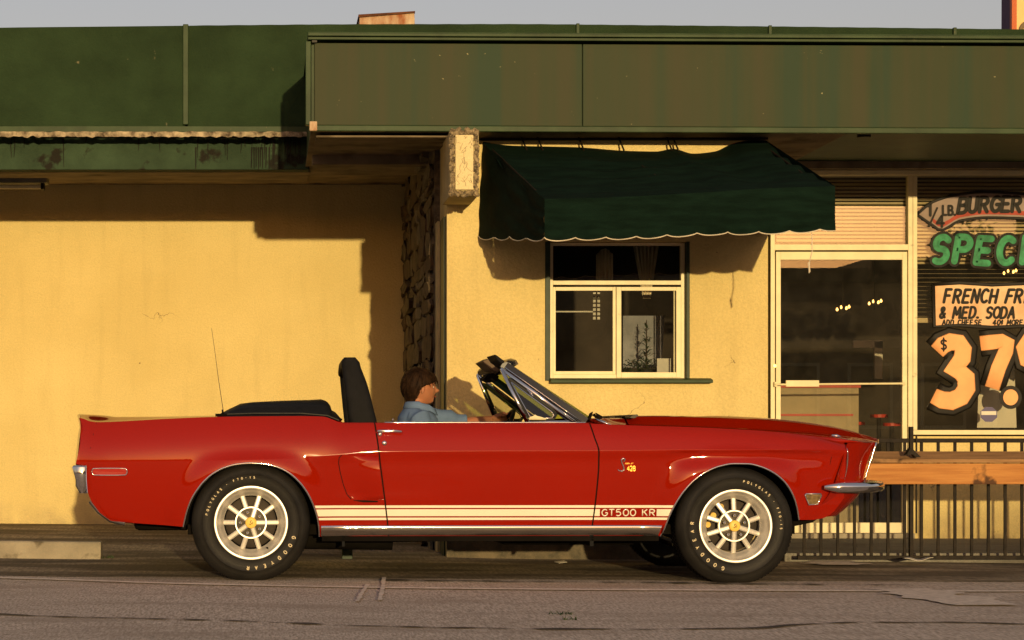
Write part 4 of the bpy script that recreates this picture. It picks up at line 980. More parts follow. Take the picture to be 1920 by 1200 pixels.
# centre-line height of the deck and bonnet, in metres
HOOD = [(1000, .945), (1130, .932), (1195, .932), (1215, .946), (1262, .947), (1310, .945), (1400, .935), (1450, .929), (1500, .918), (1550, .902), (1600, .880), (1640, .855), (1680, .822), (1714, .785)]
DECK = [(100, .955), (150, .952), (185, .945), (205, .938), (300, .940), (420, .945), (640, .93)]
NOSE = [(0.0, 1702), (.2, 1700), (.4, 1692), (.55, 1678), (.66, 1658), (.74, 1634), (.79, 1611), (.82, 1592)]   # plan of the leading edge: half width -> position
REARX = [(0, 120), (.4, 132), (.65, 140), (.78, 142), (.83, 141)]
def xnose(w_): return interp(NOSE, w_)
def rows_for(px, n_low=16, n_up=12):
    zc = interp(CR, px); lo = low_py(px); tp = interp(P_top, px)
    out = []
    for k in range(n_low+1):
        t = k/n_low; out.append(lo+(zc+1.2-lo)*(1-(1-t)**1.5) if lo > zc+2 else zc+1.2+(lo-zc-1.2)*(1-t))
    out.append(zc); out.append(zc-1.2)
    for k in range(1, n_up+1):
        t = k/n_up; out.append(zc-1.2+(tp-zc+1.2)*(1-(1-t)**1.25))
    return out
def cols(a, b, step=5.0):
    c = [a]; x = a
    while x < b-.01:
        st = step
        for e in (337, 593, 1239, 1500):
            if abs(x-e) < 60: st = min(st, 1.0 if abs(x-e) < 12 else 2.5)
        if x < 190: st = min(st, 1.5)
        x = min(b, x+st); c.append(x)
    return c
def side_panel(a, b, flip=False, top=None, n_top=14, cols_=None):
    """one body side between columns a and b: sill to shoulder, then (if top) over to the half width top"""
    cs = cols(a, b); rows = []
    for u in cs:
        col = []; pys = rows_for(u)
        lo = low_py(u); x0 = warp(u, lo)
        b0 = body_pt(x0, lo); col.append(b0+Vector((0, .07, .004))); col.append(b0+Vector((0, .012, -.001)))
        for py in pys: col.append(body_pt(warp(u, py), py))
        tp = pys[-1]; e = col[-1]; ux = warp(u, tp)
        ws_ = halfw(ux, tp)
        if top is not None:
            for k in range(1, n_top+1):
                w_ = ws_+(top-ws_)*k/n_top
                col.append(top_pt(ux, ws_, w_, e.z))
        else:
            col.append(e+Vector((0, .010, .003))); col.append(e+Vector((0, .045, .002))); col.append(e+Vector((0, .06, -.012))); col.append(e+Vector((0, .065, -.35)))
        rows.append(col)
    return rows
def top_pt(px, ws_, w_, zs):
    if px > 1000:
        x_ = px+(xnose(w_)-1592)*sst((px-1395)/197)
        zc = interp(HOOD, x_)
        t = 1-w_/ws_
        z = zs+(zc-zs)*(.16*sst(t*1.5)+.84*sst((.54-w_)/.11))
        # the raised crease where the fender crown falls to the bonnet
        z += -.004*math.exp(-((w_-.62)/.02)**2)
    else:
        x_ = px+(interp(REARX, w_)-141)*(1-sst((px-141)/80))
        zc = interp(DECK, x_); t = 1-w_/ws_
        z = zs+(zc-zs)*sst(min(1, t*2.2))+.012*math.exp(-((w_-ws_+.05)/.04)**2)*(1 if px > 200 else 0)*sst((px-200)/60)*0
    return Vector((cx_(x_), YC-w_, z))
def both(mb): return mb.mirror(YC)
def pair(mb, *a, **k):           # the near one and its twin on the far side, each an object of its own
    m2 = MB(); m2.v = list(mb.v); m2.f = list(mb.f); m2.mirror(YC, keep=False); o_ = mb.build(*a, **k); m2.build(*a, **k); return o_
# --- rear body
mb = MB(); mb.grid(side_panel(141, 640, top=0.0)); mb.grid(side_panel(640, 706.6))
both(mb); rear = mb.build('rear_body', M['red'], car, smooth=True, angle=38, weld=True)
# --- front body: fenders (half width .60 and out), with the cowl
mb = MB(); mb.grid(side_panel(1115.4, 1592, top=.618, n_top=8)); front = pair(mb, 'front_fender', M['red'], car, smooth=True, angle=38, weld=True)
# --- bonnet
mb = MB(); rows = []
for u in [1196+i*6 for i in range(66)]+[1592]:
    tp = interp(P_top, u); ws_ = halfw(u, tp); zs = cz_(tp); col = [top_pt(u, ws_, .612, zs)+Vector((0, .002, -.02))]
    for k in range(0, 25):
        w_ = .612*(1-k/12.0); q = top_pt(u, ws_, abs(w_), zs); y = YC-w_
        # twin raised ducts towards the front
        q.z += .010*math.exp(-((abs(w_)-.30)/.085)**4)*sst((u-1330)/60)*sst((1600-u)/60)
        col.append(Vector((q.x, y, q.z)))
    q = col[-1]; col.append(q+Vector((0, -.002, -.02))); rows.append(col)
mb.grid(rows); bonnet = mb.build('bonnet', M['red'], car, smooth=True, angle=38)
# cowl panel between the screen and the bonnet
mb = MB(); rows = []
for u in [1100, 1112, 1130, 1150, 1170, 1192]:
    tp = interp(P_top, max(u, 1116)); ws_ = halfw(u, tp); zs = cz_(tp); rows.append([Vector((cx_(u), YC-.612+1.224*k/16, top_pt(u, ws_, abs(.612-1.224*k/16), zs).z+(.0 if u < 1180 else .001))) for k in range(17)])
mb.grid(rows); mb.build('cowl', M['red'], car, smooth=True, angle=38)
mb = MB()
for s in (-1, 1):
    for k in range(5): mb.tube([Vector((cx_(1196)+.001, YC+s*(.12+.06*k), .938)), Vector((cx_(1196)+.001, YC+s*(.16+.06*k), .938))], .006, seg=6)
mb.build('cowl_louvres', M['black'], car, kind='stuff')
mb = MB(); mb.prism([(cx_(1196), .932), (cx_(1204), .9505), (cx_(1211), .9520), (cx_(1213), .944), (cx_(1206), .930)], 'y', YC-.56, YC+.56)
mb.build('bonnet_lip', M['alloy_dull'], car, smooth=True, angle=30)
# --- nose
mb = MB(); 
wv = [.818, .81, .80, .78, .75, .71, .67, .64, .618]
def nosez(w_): u = 1592; tp = interp(P_top, u); ws_ = halfw(u, tp); return top_pt(u, ws_, min(w_, ws_), cz_(tp)).z
rows = []
for w_ in wv:
    col = []; xt = xnose(w_)
    for k in range(9):
        t = k/8; x_ = xt-24*t-2.2*math.sin(math.pi*t)*4*(1 if w_ > .63 else .3)*sst((.82-w_)/.04); z = nosez(w_)-.002+(cz_(906)-nosez(w_))*t
        col.append(Vector((cx_(x_), YC-w_+.012*sst((.82-w_)/.02), z)))
    rows.append(col)
mb.grid(rows)
for k in range(0): pass
# inner lip turning back into the grille mouth
mb.grid([[rows[-1][k], rows[-1][k]+Vector((-.03, .012, 0)), rows[-1][k]+Vector((-.16, .02, 0))] for k in range(9)])
both(mb)
# upper lip of the mouth
rows = []
for k in range(41):
    w_ = .618*(1-k/20); q = Vector((cx_(xnose(abs(w_))), YC-w_, nosez(abs(w_)))); rows.append([q, q+Vector((-.004, 0, -.012)), q+Vector((-.012, 0, -.030)), q+Vector((-.06, 0, -.034)), q+Vector((-.16, 0, -.034))])
mb.grid(rows)
# lower valance
rows = []
for k in range(61):
    w_ = .822*(1-k/30); aw_ = abs(w_); xt = xnose(aw_)-24; base = 1592 if aw_ > .80 else None
    col = []
    for j in range(8):
        t = j/7; py = 906+(972-906)*t; x_ = xt-(8*t+52*t**1.7)*(1-.25*aw_); w2 = w_*(1-.06*t)
        col.append(Vector((cx_(x_), YC-w2, cz_(py))))
    col.append(col[-1]+Vector((-.08, 0, .02))); rows.append(col)
mb.grid(rows)
mb.build('nose', M['red'], car, smooth=True, angle=40, weld=True)
mb = MB(); mb.box(cx_(1560), cx_(1566), YC-.61, YC+.61, cz_(905), cz_(838)); mb.build('grille_back', M['black'], car)
mb = MB()
for k in range(13): z = cz_(900)+k*(cz_(842)-cz_(900))/12; mb.tube([Vector((cx_(1575), YC-.6, z)), Vector((cx_(1598), YC, z)), Vector((cx_(1575), YC+.6, z))], .003, seg=5)
for k in range(49): y = -.6+k*.025; mb.tube([Vector((cx_(1575)+.066*(1-abs(y)/.6), YC+y, cz_(902))), Vector((cx_(1575)+.066*(1-abs(y)/.6), YC+y, cz_(840)))], .002, seg=5)
mb.build('grille', M['alloy_dull'], car, kind='stuff')
for s in (-1, 1):
    c = Vector((cx_(1588), YC+s*.70, cz_(868)))
    hl = MB(); rows = []
    for r_, dx in ((.001, .03), (.05, .024), (.085, .0)): rows.append([c+Vector((dx, r_*math.cos(a*math.pi/12), r_*math.sin(a*math.pi/12))) for a in range(24)])
    hl.grid(rows, close=True); h = hl.build('headlight', M['vglass'], car, smooth=True)
    rg = MB(); rg.tube([c+Vector((0, .088*math.cos(a*math.pi/16), .088*math.sin(a*math.pi/16))) for a in range(33)], .008, seg=6); rg.build('bezel', M['chrome'], h, smooth=True)
    dsh = MB(); dsh.grid([[c+Vector((dx, r_*math.cos(a*math.pi/12), r_*math.sin(a*math.pi/12))) for a in range(24)] for r_, dx in ((.084, -.004), (.05, -.04), (.001, -.05))], close=True); dsh.build('reflector', M['chrome'], h, smooth=True)
for s in (1, -1):
    tr = MB(); pts = []
    for k in range(10):
        t = k/9; py = 834+(902-834)*t; pts.append(Vector((cx_(1591.5+4.0*math.sin(math.pi*t)-1*t), YC-s*(halfw(1590, py)+.001), cz_(py))))
    tr.tube(pts, [.001, .0015, .003, .0045, .005, .0045, .003, .003, .002, .001], seg=6); tr.build('fender_edge_trim', M['chrome'], car, smooth=True)
tr = MB(); w_ = .60
for s in (1, -1):
    tr.tube([Vector((cx_(xnose(.61)-24*t+.5), YC-s*.616, nosez(.6)+(cz_(906)-nosez(.6))*t)) for t in [k/8 for k in range(9)]], .006, seg=6)
tr.tube([Vector((cx_(xnose(abs(.616*(1-k/12)))+.8), YC-.616*(1-k/12), nosez(abs(.616*(1-k/12)))-.006)) for k in range(25)], .005, seg=6)
tr.build('mouth_trim', M['chrome'], car, smooth=True)
# --- doors
def mk_door(s):
    mb = MB(); mb.grid(side_panel(709.4, 1112.6))
    n0 = len(mb.v)
    if s < 0: mb.mirror(YC, keep=False)
    return mb
dn = mk_door(1).build('door', M['red'], car, smooth=True, angle=38); df = mk_door(-1).build('door', M['red'], car, smooth=True, angle=38)
# dark backing inside the shut lines
for f_ in (door_r, door_f):
    mb = MB(); rows = []
    for k in range(24):
        py = 795+(1004-795)*k/23; x_ = f_(py); q = body_pt(x_, py, -.012); rows.append([q+Vector((-.02, 0, 0)), q+Vector((.02, 0, 0))])
    mb.grid(rows); pair(mb, 'shut_line', M['gap'], car)
# --- belt trim
def surf_strip(mb, pts, r, off=.002, seg=6, flat=1.0):
    mb.tube([body_pt(a, b, off) for a, b in pts], r, seg=seg); return mb
mb = MB(); mb.tube([Vector((cx_(a), YC-halfw(a, 793.0)+.006, cz_(792.2))) for a in range(716, 1098, 20)], .0048, seg=8); pair(mb, 'belt_moulding', M['chrome'], car, smooth=True)
# --- wheel arch lips and liners
for pts, nm in ((A_rear, 'arch'), (A_front, 'arch')):
    fine = []
    a, b = pts[0][0], pts[-1][0]; nP = 90
    # walk the curve by angle for even spacing
    cxa = (a+b)/2
    for k in range(nP+1):
        th = math.pi*(1-k/nP); x_ = cxa+(b-a)/2*math.cos(th); fine.append((x_, interp(pts, x_)))
    mb = MB(); mb.tube([body_pt(x_, y_, .001)+Vector((0, 0, 0)) for x_, y_ in fine], .0055, seg=7); pair(mb, 'arch_lip', M['chrome'], car, smooth=True)
    mb = MB(); mb.grid([[body_pt(x_, y_, -.004), body_pt(x_, y_, -.004)+Vector((0, .36, 0))] for x_, y_ in fine]); 
    wlc = [Vector((cx_(x_), YC-.50, cz_(y_))) for x_, y_ in fine]; mb.add(wlc, [tuple(range(len(wlc)))])
    pair(mb, 'wheel_well', M['black'], car)
# --- sill cover
mb = MB(); rows = []
xsill = [596+i*(1238-596)/60 for i in range(61)]
def sill_edge(py): return 0
for x_ in xsill:
    e0 = 1.5*sst((602-x_)/6); q = halfw(x_, 988)
    rows.append([Vector((cx_(x_+(0 if x_ < 1230 else 2)), YC-q-.002, cz_(985.5))), Vector((cx_(x_+(0 if x_ < 1230 else 1)), YC-q-.009, cz_(987))), Vector((cx_(x_), YC-q-.009, cz_(990)))])
mb.grid(rows); pair(mb, 'sill_bead', M['chrome'], car, smooth=True)
mb = MB(); rows = []
for i, x_ in enumerate(xsill):
    q = halfw(x_, 988); sh_ = (x_-596)/(1238-596)
    rows.append([Vector((cx_(x_-(5*t if i == 60 else 0)*1.0), YC-q-.006+.020*t*t, cz_(990+16*t))) for t in (0, .25, .5, .75, 1)])
mb.grid(rows); pair(mb, 'sill_cover', M['chrome_soft'], car, smooth=True)
mb = MB(); 
mb.box(cx_(598), cx_(1236), YC-.80, YC-.74, cz_(1016), cz_(1006)); pair(mb, 'sill_seam', M['black'], car)
# --- underbody
mb = MB(); mb.box(cx_(345), cx_(1500), YC-.74, YC+.74, cz_(1004), cz_(985)); mb.build('floor_pan', M['black'], car)
mb = MB(); mb.box(cx_(240), cx_(350), YC-.5, YC+.5, cz_(1000), cz_(972)); mb.build('fuel_tank', M['black'], car, bevel=.03)
mb = MB(); mb.tube([Vector((cx_(a), YC-.42, cz_(b))) for a, b in ((215, 976), (300, 985), (360, 990))], .028, seg=10); pair(mb, 'tail_pipe', M['black'], car, smooth=True, angle=40)
mb = MB(); mb.tube([Vector((cx_(570), YC-.45, cz_(1012))), Vector((cx_(740), YC-.45, cz_(1014)))], .075, seg=14); pair(mb, 'silencer', M['black'], car, smooth=True, angle=40)
mb = MB(); mb.tube([Vector((cx_(740), YC-.45, cz_(1014))), Vector((cx_(1000), YC-.35, cz_(1010))), Vector((cx_(1190), YC-.2, cz_(1005)))], .03, seg=10); pair(mb, 'front_pipe', M['black'], car, smooth=True, angle=40)
mb = MB(); mb.box(cx_(960), cx_(1225), YC-.3, YC+.3, cz_(1032), cz_(1000)); mb.build('gearbox_crossmember', M['black'], car, bevel=.02)
for s in (-1, 1):
    t_ = MB(); pts = [Vector((cx_(a), YC+s*.60, cz_(b))) for a, b in ((225, 982), (200, 975), (178, 958), (163, 938))]
    t_.tube(pts, [.024, .028, .031, .032], seg=12, cap=False); t_.build('exhaust_tip', M['chrome'], car, smooth=True)
mb = MB(); mb.prism([(cx_(1470), cz_(976)), (cx_(1556), cz_(976)), (cx_(1545), cz_(984)), (cx_(1505), cz_(992)), (cx_(1490), cz_(1000)), (cx_(1465), cz_(1000))], 'y', YC-.62, YC+.62); mb.build('chin_brace', M['black'], car)
# --- bumpers
def bumper(name, path, prof, m=M['chrome'], emin=.35):
    """path of (px, half width) from one side to the other, prof of (out, py)"""
    full = path+[(a, -b) for a, b in reversed(path[:-1])]
    pts = []
    for i in range(len(full)-1):
        for k in range(6):
            t = k/6; p0 = full[max(i-1, 0)]; p1 = full[i]; p2 = full[i+1]; p3 = full[min(i+2, len(full)-1)]
            pts.append(tuple(.5*((2*p1[j])+(-p0[j]+p2[j])*t+(2*p0[j]-5*p1[j]+4*p2[j]-p3[j])*t*t+(-p0[j]+3*p1[j]-3*p2[j]+p3[j])*t**3) for j in (0, 1)))
    pts.append(full[-1]); rows = []
    w3 = [Vector((cx_(a), YC-b, 0)) for a, b in pts]
    for i, p in enumerate(w3):
        t = (w3[min(i+1, len(w3)-1)]-w3[max(i-1, 0)]).normalized(); n_ = Vector((t.y, -t.x, 0))
        if n_.dot(Vector((p.x-cx_(900), p.y-YC, 0))) < 0: n_ = -n_
        e = min(i, len(w3)-1-i)/10.0; e = min(1, emin+e)
        zm = sum(cz_(q[1]) for q in prof)/len(prof)
        rows.append([Vector((p.x, p.y, zm+(cz_(py)-zm)*e))+n_*o_*e for o_, py in prof])
    mb = MB(); mb.grid(rows, close=True); L_ = len(prof); mb.f.append(tuple(range(L_))); mb.f.append(tuple((len(rows)-1)*L_+i for i in range(L_))[::-1])
    return mb.build(name, m, car, smooth=True, angle=60)
bumper('front_bumper', [(1546, .848), (1570, .852), (1600, .835), (1628, .79), (1656, .70), (1680, .55), (1694, .35), (1700, 0)],
       [(0, 905.5), (.016, 904.5), (.030, 907.5), (.036, 913), (.034, 919), (.020, 924), (.0, 925), (-.008, 915)])
bumper('rear_bumper', [(155, .846), (148, .852), (139, .846), (133, .81), (126, .6), (118, 0)],
       [(-.012, 872.5), (.010, 872.5), (.018, 876), (-.004, 900), (-.006, 911), (-.032, 925), (-.038, 924), (-.02, 900)], M['chrome'], 1.0)
mb = MB(); rows = []
for k in range(31):
    w_ = .815*(1-k/15); xr_ = interp(REARX, abs(w_))
    rows.append([Vector((cx_(xr_+a), YC-w_, z_)) for a, z_ in ((0, interp(DECK, xr_) if abs(w_) < .7 else cz_(784)), (5, .88), (2, .84), (-4, cz_(868)), (14, cz_(874)), (20, cz_(925)), (55, cz_(972)), (100, cz_(980)))])
mb.grid(rows); mb.build('tail_panel', M['red'], car, smooth=True, angle=40)
for s in (-1, 1):
    for k in range(3):
        q = Vector((cx_(149), YC+s*(.42+.11*k), cz_(845))); t_ = MB(); t_.box(q.x-.012, q.x+.02, q.y-.045, q.y+.045, q.z-.05, q.z+.05); t_.build('tail_light', M['lens_red'], car, bevel=.006)
# spoiler seam
mb = MB(); mb.tube([body_pt(a, b, -.0015) for a, b in ((173, 793), (168, 815), (163, 840), (160, 866))], .0022, seg=5); pair(mb, 'spoiler_seam', M['gap'], car)
mb = MB(); mb.tube([body_pt(a, b, -.0012) for a, b in ((1566, 845), (1563, 856), (1560, 872))], .0016, seg=5); pair(mb, 'nose_seam', M['gap'], car)
# --- stripes on both sides
def stripe(x0f, x1f, y0, y1, name, off=.0016, n=60, m=M['stripe'], dy=0):
    mb = MB(); rows = []
    for k in range(n+1):
        t = k/n; col = []
        for j in range(4):
            py = y0+(y1-y0)*j/3; a = x0f(py); b = x1f(py); x_ = a+(b-a)*t; col.append(body_pt(x_, py, off))
        rows.append(col)
    mb.grid(rows); return pair(mb, name, m, car)
from bisect import bisect
def inv(pts, py, side):       # where the arch edge lies at height py
    best = None
    for i in range(400):
        x_ = (pts[0][0] if side < 0 else pts[len(pts)//2][0])+((pts[len(pts)//2][0]-pts[0][0]) if side < 0 else (pts[-1][0]-pts[len(pts)//2][0]))*i/399
        if best is None or abs(interp(pts, x_)-py) < best[0]: best = (abs(interp(pts, x_)-py), x_)
    return best[1]
rA = lambda py: inv(A_rear, py, 1)+2.5
fA = lambda py: inv(A_front, py, -1)-2.5
for (y0, y1) in ((948, 952.8), (955.4, 968.4), (971.2, 975.6)):
    thick = y0 == 955.4
    stripe(rA, lambda p: door_r(p)-1.4, y0, y1, 'side_stripe')
    stripe(lambda p: door_r(p)+1.4, lambda p: door_f(p)-1.4, y0, y1, 'side_stripe')
    if thick:
        stripe(lambda p: door_f(p)+1.4, lambda p: 1122, y0, y1, 'side_stripe', n=8); stripe(lambda p: 1229, fA, y0, y1, 'side_stripe', n=8)
    else: stripe(lambda p: door_f(p)+1.4, fA, y0, y1, 'side_stripe')
mb = MB(); hh = 12.0; sc_ = (1226-1126)/(text_len('GT500 KR', 1, gap=.24)); ws_ = sc_/hh
def plc(u, v): return body_pt(1126+u, 968-v, .0022)
letters(mb, 'GT500 KR', plc, hh, .0036, gap=.24, flat=.3, wsc=ws_, seg=6); mb.build('model_lettering', M['stripe'], car, smooth=True)
# --- fender badge
bd = MB(); sn = [(1157, 882), (1161, 884), (1166, 881.5), (1164.5, 875), (1161.5, 868), (1160.5, 862.5), (1163, 859.8), (1166.5, 861.5), (1166, 865), (1163.5, 866)]
bd.tube([body_pt(a, b, .004) for a, b in sn], [.003, .006, .0055, .004, .004, .005, .007, .007, .004, .001], seg=8); bd.tube([body_pt(a, b, .004) for a, b in ((1154, 880), (1156, 883), (1160, 884)) ], [.002, .003, .002], seg=6)
bdg = bd.build('snake_badge', M['chrome'], car, smooth=True)
b2 = MB(); letters(b2, 'COBRA JET', lambda u, v: body_pt(1167.5+u+v*.1, 870.3-v, .003), 2.2, .0007, gap=.2, flat=.5, wsc=1.0); b2.build('badge_lettering', M['gold'], car)
b2 = MB(); letters(b2, '428', lambda u, v: body_pt(1171.5+u, 883-v, .0035), 9, .0033, gap=.15, flat=.5, wsc=.80); b2.build('badge_number', M['gold'], car)
# --- side scoop
mb = MB(); rows = []
def scoop_pt(x_, py, o_): return body_pt(x_, py, o_)
outl_t = lambda x_: interp([(628, 862), (645, 855), (670, 852.5), (697, 855)], x_)
outl_b = lambda x_: interp([(628, 880), (640, 918), (652, 936), (700, 940)], x_)
for i in range(25):
    t = i/24; col = []
    for j in range(19):
        v = j/18; py = 856+(937-856)*v
        x0s = interp([(856, 631), (870, 629), (910, 638), (925, 645), (937, 658)], py); x1s = door_r(py)-3.5
        x_ = x0s+(x1s-x0s)*t
        lift = .034*sst(t)*(math.sin(math.pi*v)**.35 if 0 < v < 1 else 0)+.001
        col.append(body_pt(x_, py, lift))
    rows.append(col)
mb.grid(rows); mb.grid([[rows[-1][j], rows[-1][j]+Vector((-.01, .02, 0))] for j in range(19)]); pair(mb, 'side_scoop', M['red'], car, smooth=True, angle=50)
mb = MB(); mb.tube([body_pt(a, b, .0015) for a, b in ((634, 853), (629, 858), (628, 868), (631, 885), (637, 908), (644, 927), (652, 936))], .0024, seg=5); pair(mb, 'scoop_seam', M['gap'], car)
mb = MB(); mb.tube([body_pt(a, b, .002) for a, b in ((656, 938.5), (675, 940), (702, 940.5))], [.001, .006, .004], seg=6); pair(mb, 'scoop_shadow', M['gap'], car)  # dark tube drawn in for the shadow under the scoop
# --- handle and lock
for s in (1, -1):
    t_ = MB(); pts = [(699, 811), (703, 808), (712, 808), (730, 808), (745, 809), (749, 810.5)]
    v_ = [Vector((cx_(a), YC-s*(halfw(a, b)+(.028 if 0 < i < 5 else .010)), cz_(b))) for i, (a, b) in enumerate(pts)]
    t_.tube(v_, [.004, .007, .008, .008, .006, .003], seg=8); q = body_pt(706, 812, .008)
    h_ = t_.build('door_handle', M['chrome'], dn if s > 0 else df, smooth=True)
    b_ = MB(); b_.lathe([(.001, -.020), (.011, -.020), (.013, -.008), (.014, .004)], Vector((cx_(706), YC-halfw(706, 814), cz_(814))), 16); b_.mirror(YC, keep=False) if s < 0 else None
    b_.build('push_button', M['chrome'], dn if s > 0 else df, smooth=True)
    b_ = MB(); b_.lathe([(.001, -.010), (.009, -.010), (.014, -.006), (.016, .003)], Vector((cx_(714), YC-halfw(714, 831), cz_(831))), 18); b_.mirror(YC, keep=False) if s < 0 else None
    b_.build('door_lock', M['chrome'], dn if s > 0 else df, smooth=True)
    b_ = MB(); q = Vector((cx_(732), YC-s*.80, cz_(793))); b_.tube([q, q+Vector((0, 0, .018)), q+Vector((0, 0, .024))], [.003, .004, .005], seg=8); b_.build('lock_knob', M['chrome'], dn if s > 0 else df, smooth=True)
# --- side markers
for s in (1, -1):
    t_ = MB(); ring = []
    for k in range(32):
        a = 2*math.pi*k/32; c_, s_ = math.cos(a), math.sin(a); ring.append((199+(28*(1 if c_ > 0 else -1) if abs(c_) > .35 else 28*c_/.35)+5*c_, 884.5+6.5*s_*(1.0)))
    t_.tube([body_pt(a, b, .004) for a, b in ring+[ring[0]]], .0042, seg=6)
    if s < 0: t_.mirror(YC, keep=False)
    f_ = t_.build('side_marker', M['chrome'], car, smooth=True)
    l_ = MB(); l_.add([body_pt(a, b, .006) for a, b in ring], [tuple(range(32))])
    if s < 0: l_.mirror(YC, keep=False)
    l_.build('lens', M['lens_red'], f_)
    t_ = MB(); rg = [(1512, 927), (1543, 927), (1545, 930), (1538, 947), (1519, 947.5), (1511, 930)]
    t_.tube([body_pt(a, b, .006) for a, b in rg+[rg[0]]], .005, seg=6)
    if s < 0: t_.mirror(YC, keep=False)
    f_ = t_.build('side_lamp', M['chrome'], car, smooth=True); l_ = MB(); l_.add([body_pt(a, b, .008) for a, b in rg], [tuple(range(6))])
    if s < 0: l_.mirror(YC, keep=False)
    l_.build('lens', M['lens_amber'], f_)
# bonnet latch pins
for s in (1, -1):
    t_ = MB(); q = Vector((cx_(1598), YC-s*.56, top_pt(1545, .8, .56, cz_(820)).z+.003)); t_.tube([q-Vector((.03, 0, -.004)), q, q+Vector((.028, 0, -.008))], [.006, .012, .006], seg=8, flat=.5); t_.build('bonnet_pin', M['chrome'], car, smooth=True)
# --- aerial
t_ = MB(); d = YC-.78; t_.tube([P(414, 778, d), P(404, 712, d), P(396, 650, d), P(391, 616, d)], [.002, .0016, .0013, .0011], seg=6); a_ = t_.build('aerial', M['alloy_dull'], car)
t_ = MB(); t_.tube([P(398, 778.5, d), P(420, 778, d)], .008, seg=8); t_.tube([P(413, 779, d), P(411, 768, d)], [.008, .004], seg=8); t_.build('aerial_base', M['black'], car)
# --- folded soft top under its boot
mb = MB(); rows = []
prof = [(404, 779), (425, 768), (447, 757), (470, 753.5), (520, 751.5), (570, 750), (600, 749.5), (609, 752), (614, 759), (616, 768), (624, 773), (632, 784), (634, 790)]
for (a, b) in prof:
    row = []
    for k in range(29):
        s_ = -1+2*k/28; w_ = .70*s_; e = (1-abs(s_)**7)**.5
        zb_ = .925; zt_ = Z(b, YC-.45); z_ = zb_+(zt_-zb_)*e+.008*noise.noise(Vector((a*.03, k*.5, 2)))*e
        row.append(Vector((X(a, YC-.45)-.0, YC-w_, z_)))
    rows.append(row)
mb.grid(rows); mb.build('soft_top_boot', M['vinyl'], car, smooth=True)
mb = MB(); mb.tube([P(409, 777, YC-.68), P(470, 775, YC-.70), P(560, 775, YC-.72), P(608, 779, YC-.72), P(630, 788, YC-.72)], .006, seg=6); pair(mb, 'boot_beading', M['vinyl'], car)
# --- roll bar
mb = MB()
def hoop(side_out, w0, w1):
    pass
prof = [(649, 800, 703), (640.5, 720, 684), (637, 690, 674), (635.5, 678, 668.5), (638, 670, 665), (648, 667.5, 659)]
rows = []
N_ = 40
path = []   # across the car: (half width, height fraction)
for k in range(N_+1):
    s_ = -1+2*k/N_
    path.append(s_)
leg = []
for i in range(14):
    t = i/13; leg.append((.655-.10*t**1.5, t))
for i in range(1, 8):
    a = math.pi/2*i/7; leg.append((.555-.10*math.sin(a)*1.0, 1+.0*a))
full = [(w_, t) for w_, t in leg]
lo_x = lambda t: lin([(0, 649), (.6, 640), (.85, 636.5), (1, 635)], t); hi_x = lambda t: lin([(0, 703), (.6, 684), (.85, 672), (1, 668)], t)
dR = YC-.60
def rb_pt(x_, t, w_): return Vector((X(x_, dR), YC-w_, Z(800-(800-668)*t, dR)))
# legs: boxes with rounded section
for s in (1, -1):
    rows = []
    for i in range(15):
        t = i/14*.985; w_ = .655-.10*t**1.5; a, b = lo_x(t)+(0 if s > 0 else 17), hi_x(t)+(0 if s > 0 else 10); a += (6*sst((t-.93)/.06)); b -= 6*sst((t-.93)/.06)
        ring = []
        for k in range(20):
            an = 2*math.pi*k/20; c_, s_ = math.cos(an), math.sin(an); px_ = (a+b)/2+(b-a)/2*(abs(c_)**.6)*(1 if c_ > 0 else -1)
            q = rb_pt(px_, t, w_); ring.append(Vector((q.x, YC-s*(w_+.033*(abs(s_)**.7)*(1 if s_ > 0 else -1)), q.z)))
        rows.append(ring)
    mb.grid(rows, close=True); e = len(mb.v)-20; mb.f.append(tuple(e+k for k in range(20)))
rows = []
for k in range(33):
    s_ = -1+2*k/32; w_ = .575*s_; ring = []
    dip = .03*abs(s_)**6
    for j in range(16):
        an = 2*math.pi*j/16; q = Vector((X(651.5, dR)+.040*(.5-s_*.5)+.043*(abs(math.cos(an))**.6)*(1 if math.cos(an) > 0 else -1), YC-w_, Z(678, dR)-dip+.032*(abs(math.sin(an))**.7)*(1 if math.sin(an) > 0 else -1)-.0)); ring.append(q)
    rows.append(ring)
mb.grid(rows, close=True)
mb.build('roll_bar', M['pad'], car, smooth=True, angle=50)
# --- windscreen, pillars, quarter lights, header
def ws_base(s_): # s_ in -1..1 across
    return Vector((X(1093, YC-.62)+.155*(1-s_*s_), YC-.63*s_, Z(792, YC-.62)+.012*(1-s_*s_)))
def ws_top(s_):
    return Vector((X(944, YC-.545)+.085*(1-s_*s_), YC-.555*s_, Z(686, YC-.545)+.026*(1-s_*s_)))
mb = MB(); mb.grid([[ws_base(-1+2*k/24).lerp(ws_top(-1+2*k/24), v) for k in range(25)] for v in (0, .33, .66, 1)])
mb.build('windscreen', M['wglass'], car, smooth=True)
for s in (1, -1):
    mb = MB(); rows = []
    for i in range(13):
        t = i/12; p = ws_base(s).lerp(ws_top(s), t); wd = .036-.008*t
        # section: outer face, front edge, inner face
        up = Vector((.55, 0, .83)); 
        rows.append([p+up*(-wd*.55)+Vector((0, -s*.016, 0)), p+up*(wd*.75)+Vector((0, -s*.012, 0)), p+up*(wd*.9)+Vector((0, s*.012, 0)), p+up*(-wd*.7)+Vector((0, s*.03, 0))])
    mb.grid(rows, close=True); mb.build('windscreen_pillar', M['pillar_black'], car, smooth=True, angle=40)
    mb = MB()
    for off, r_ in ((-.030, .0065), (-.012, .003)):
        mb.tube([ws_base(s).lerp(ws_top(s), t)+Vector((.55, 0, .83))*off+Vector((0, -s*.019, 0)) for t in (0.03, .25, .5, .75, 1)], r_, seg=7)
    mb.build('pillar_trim', M['chrome'], car, smooth=True)
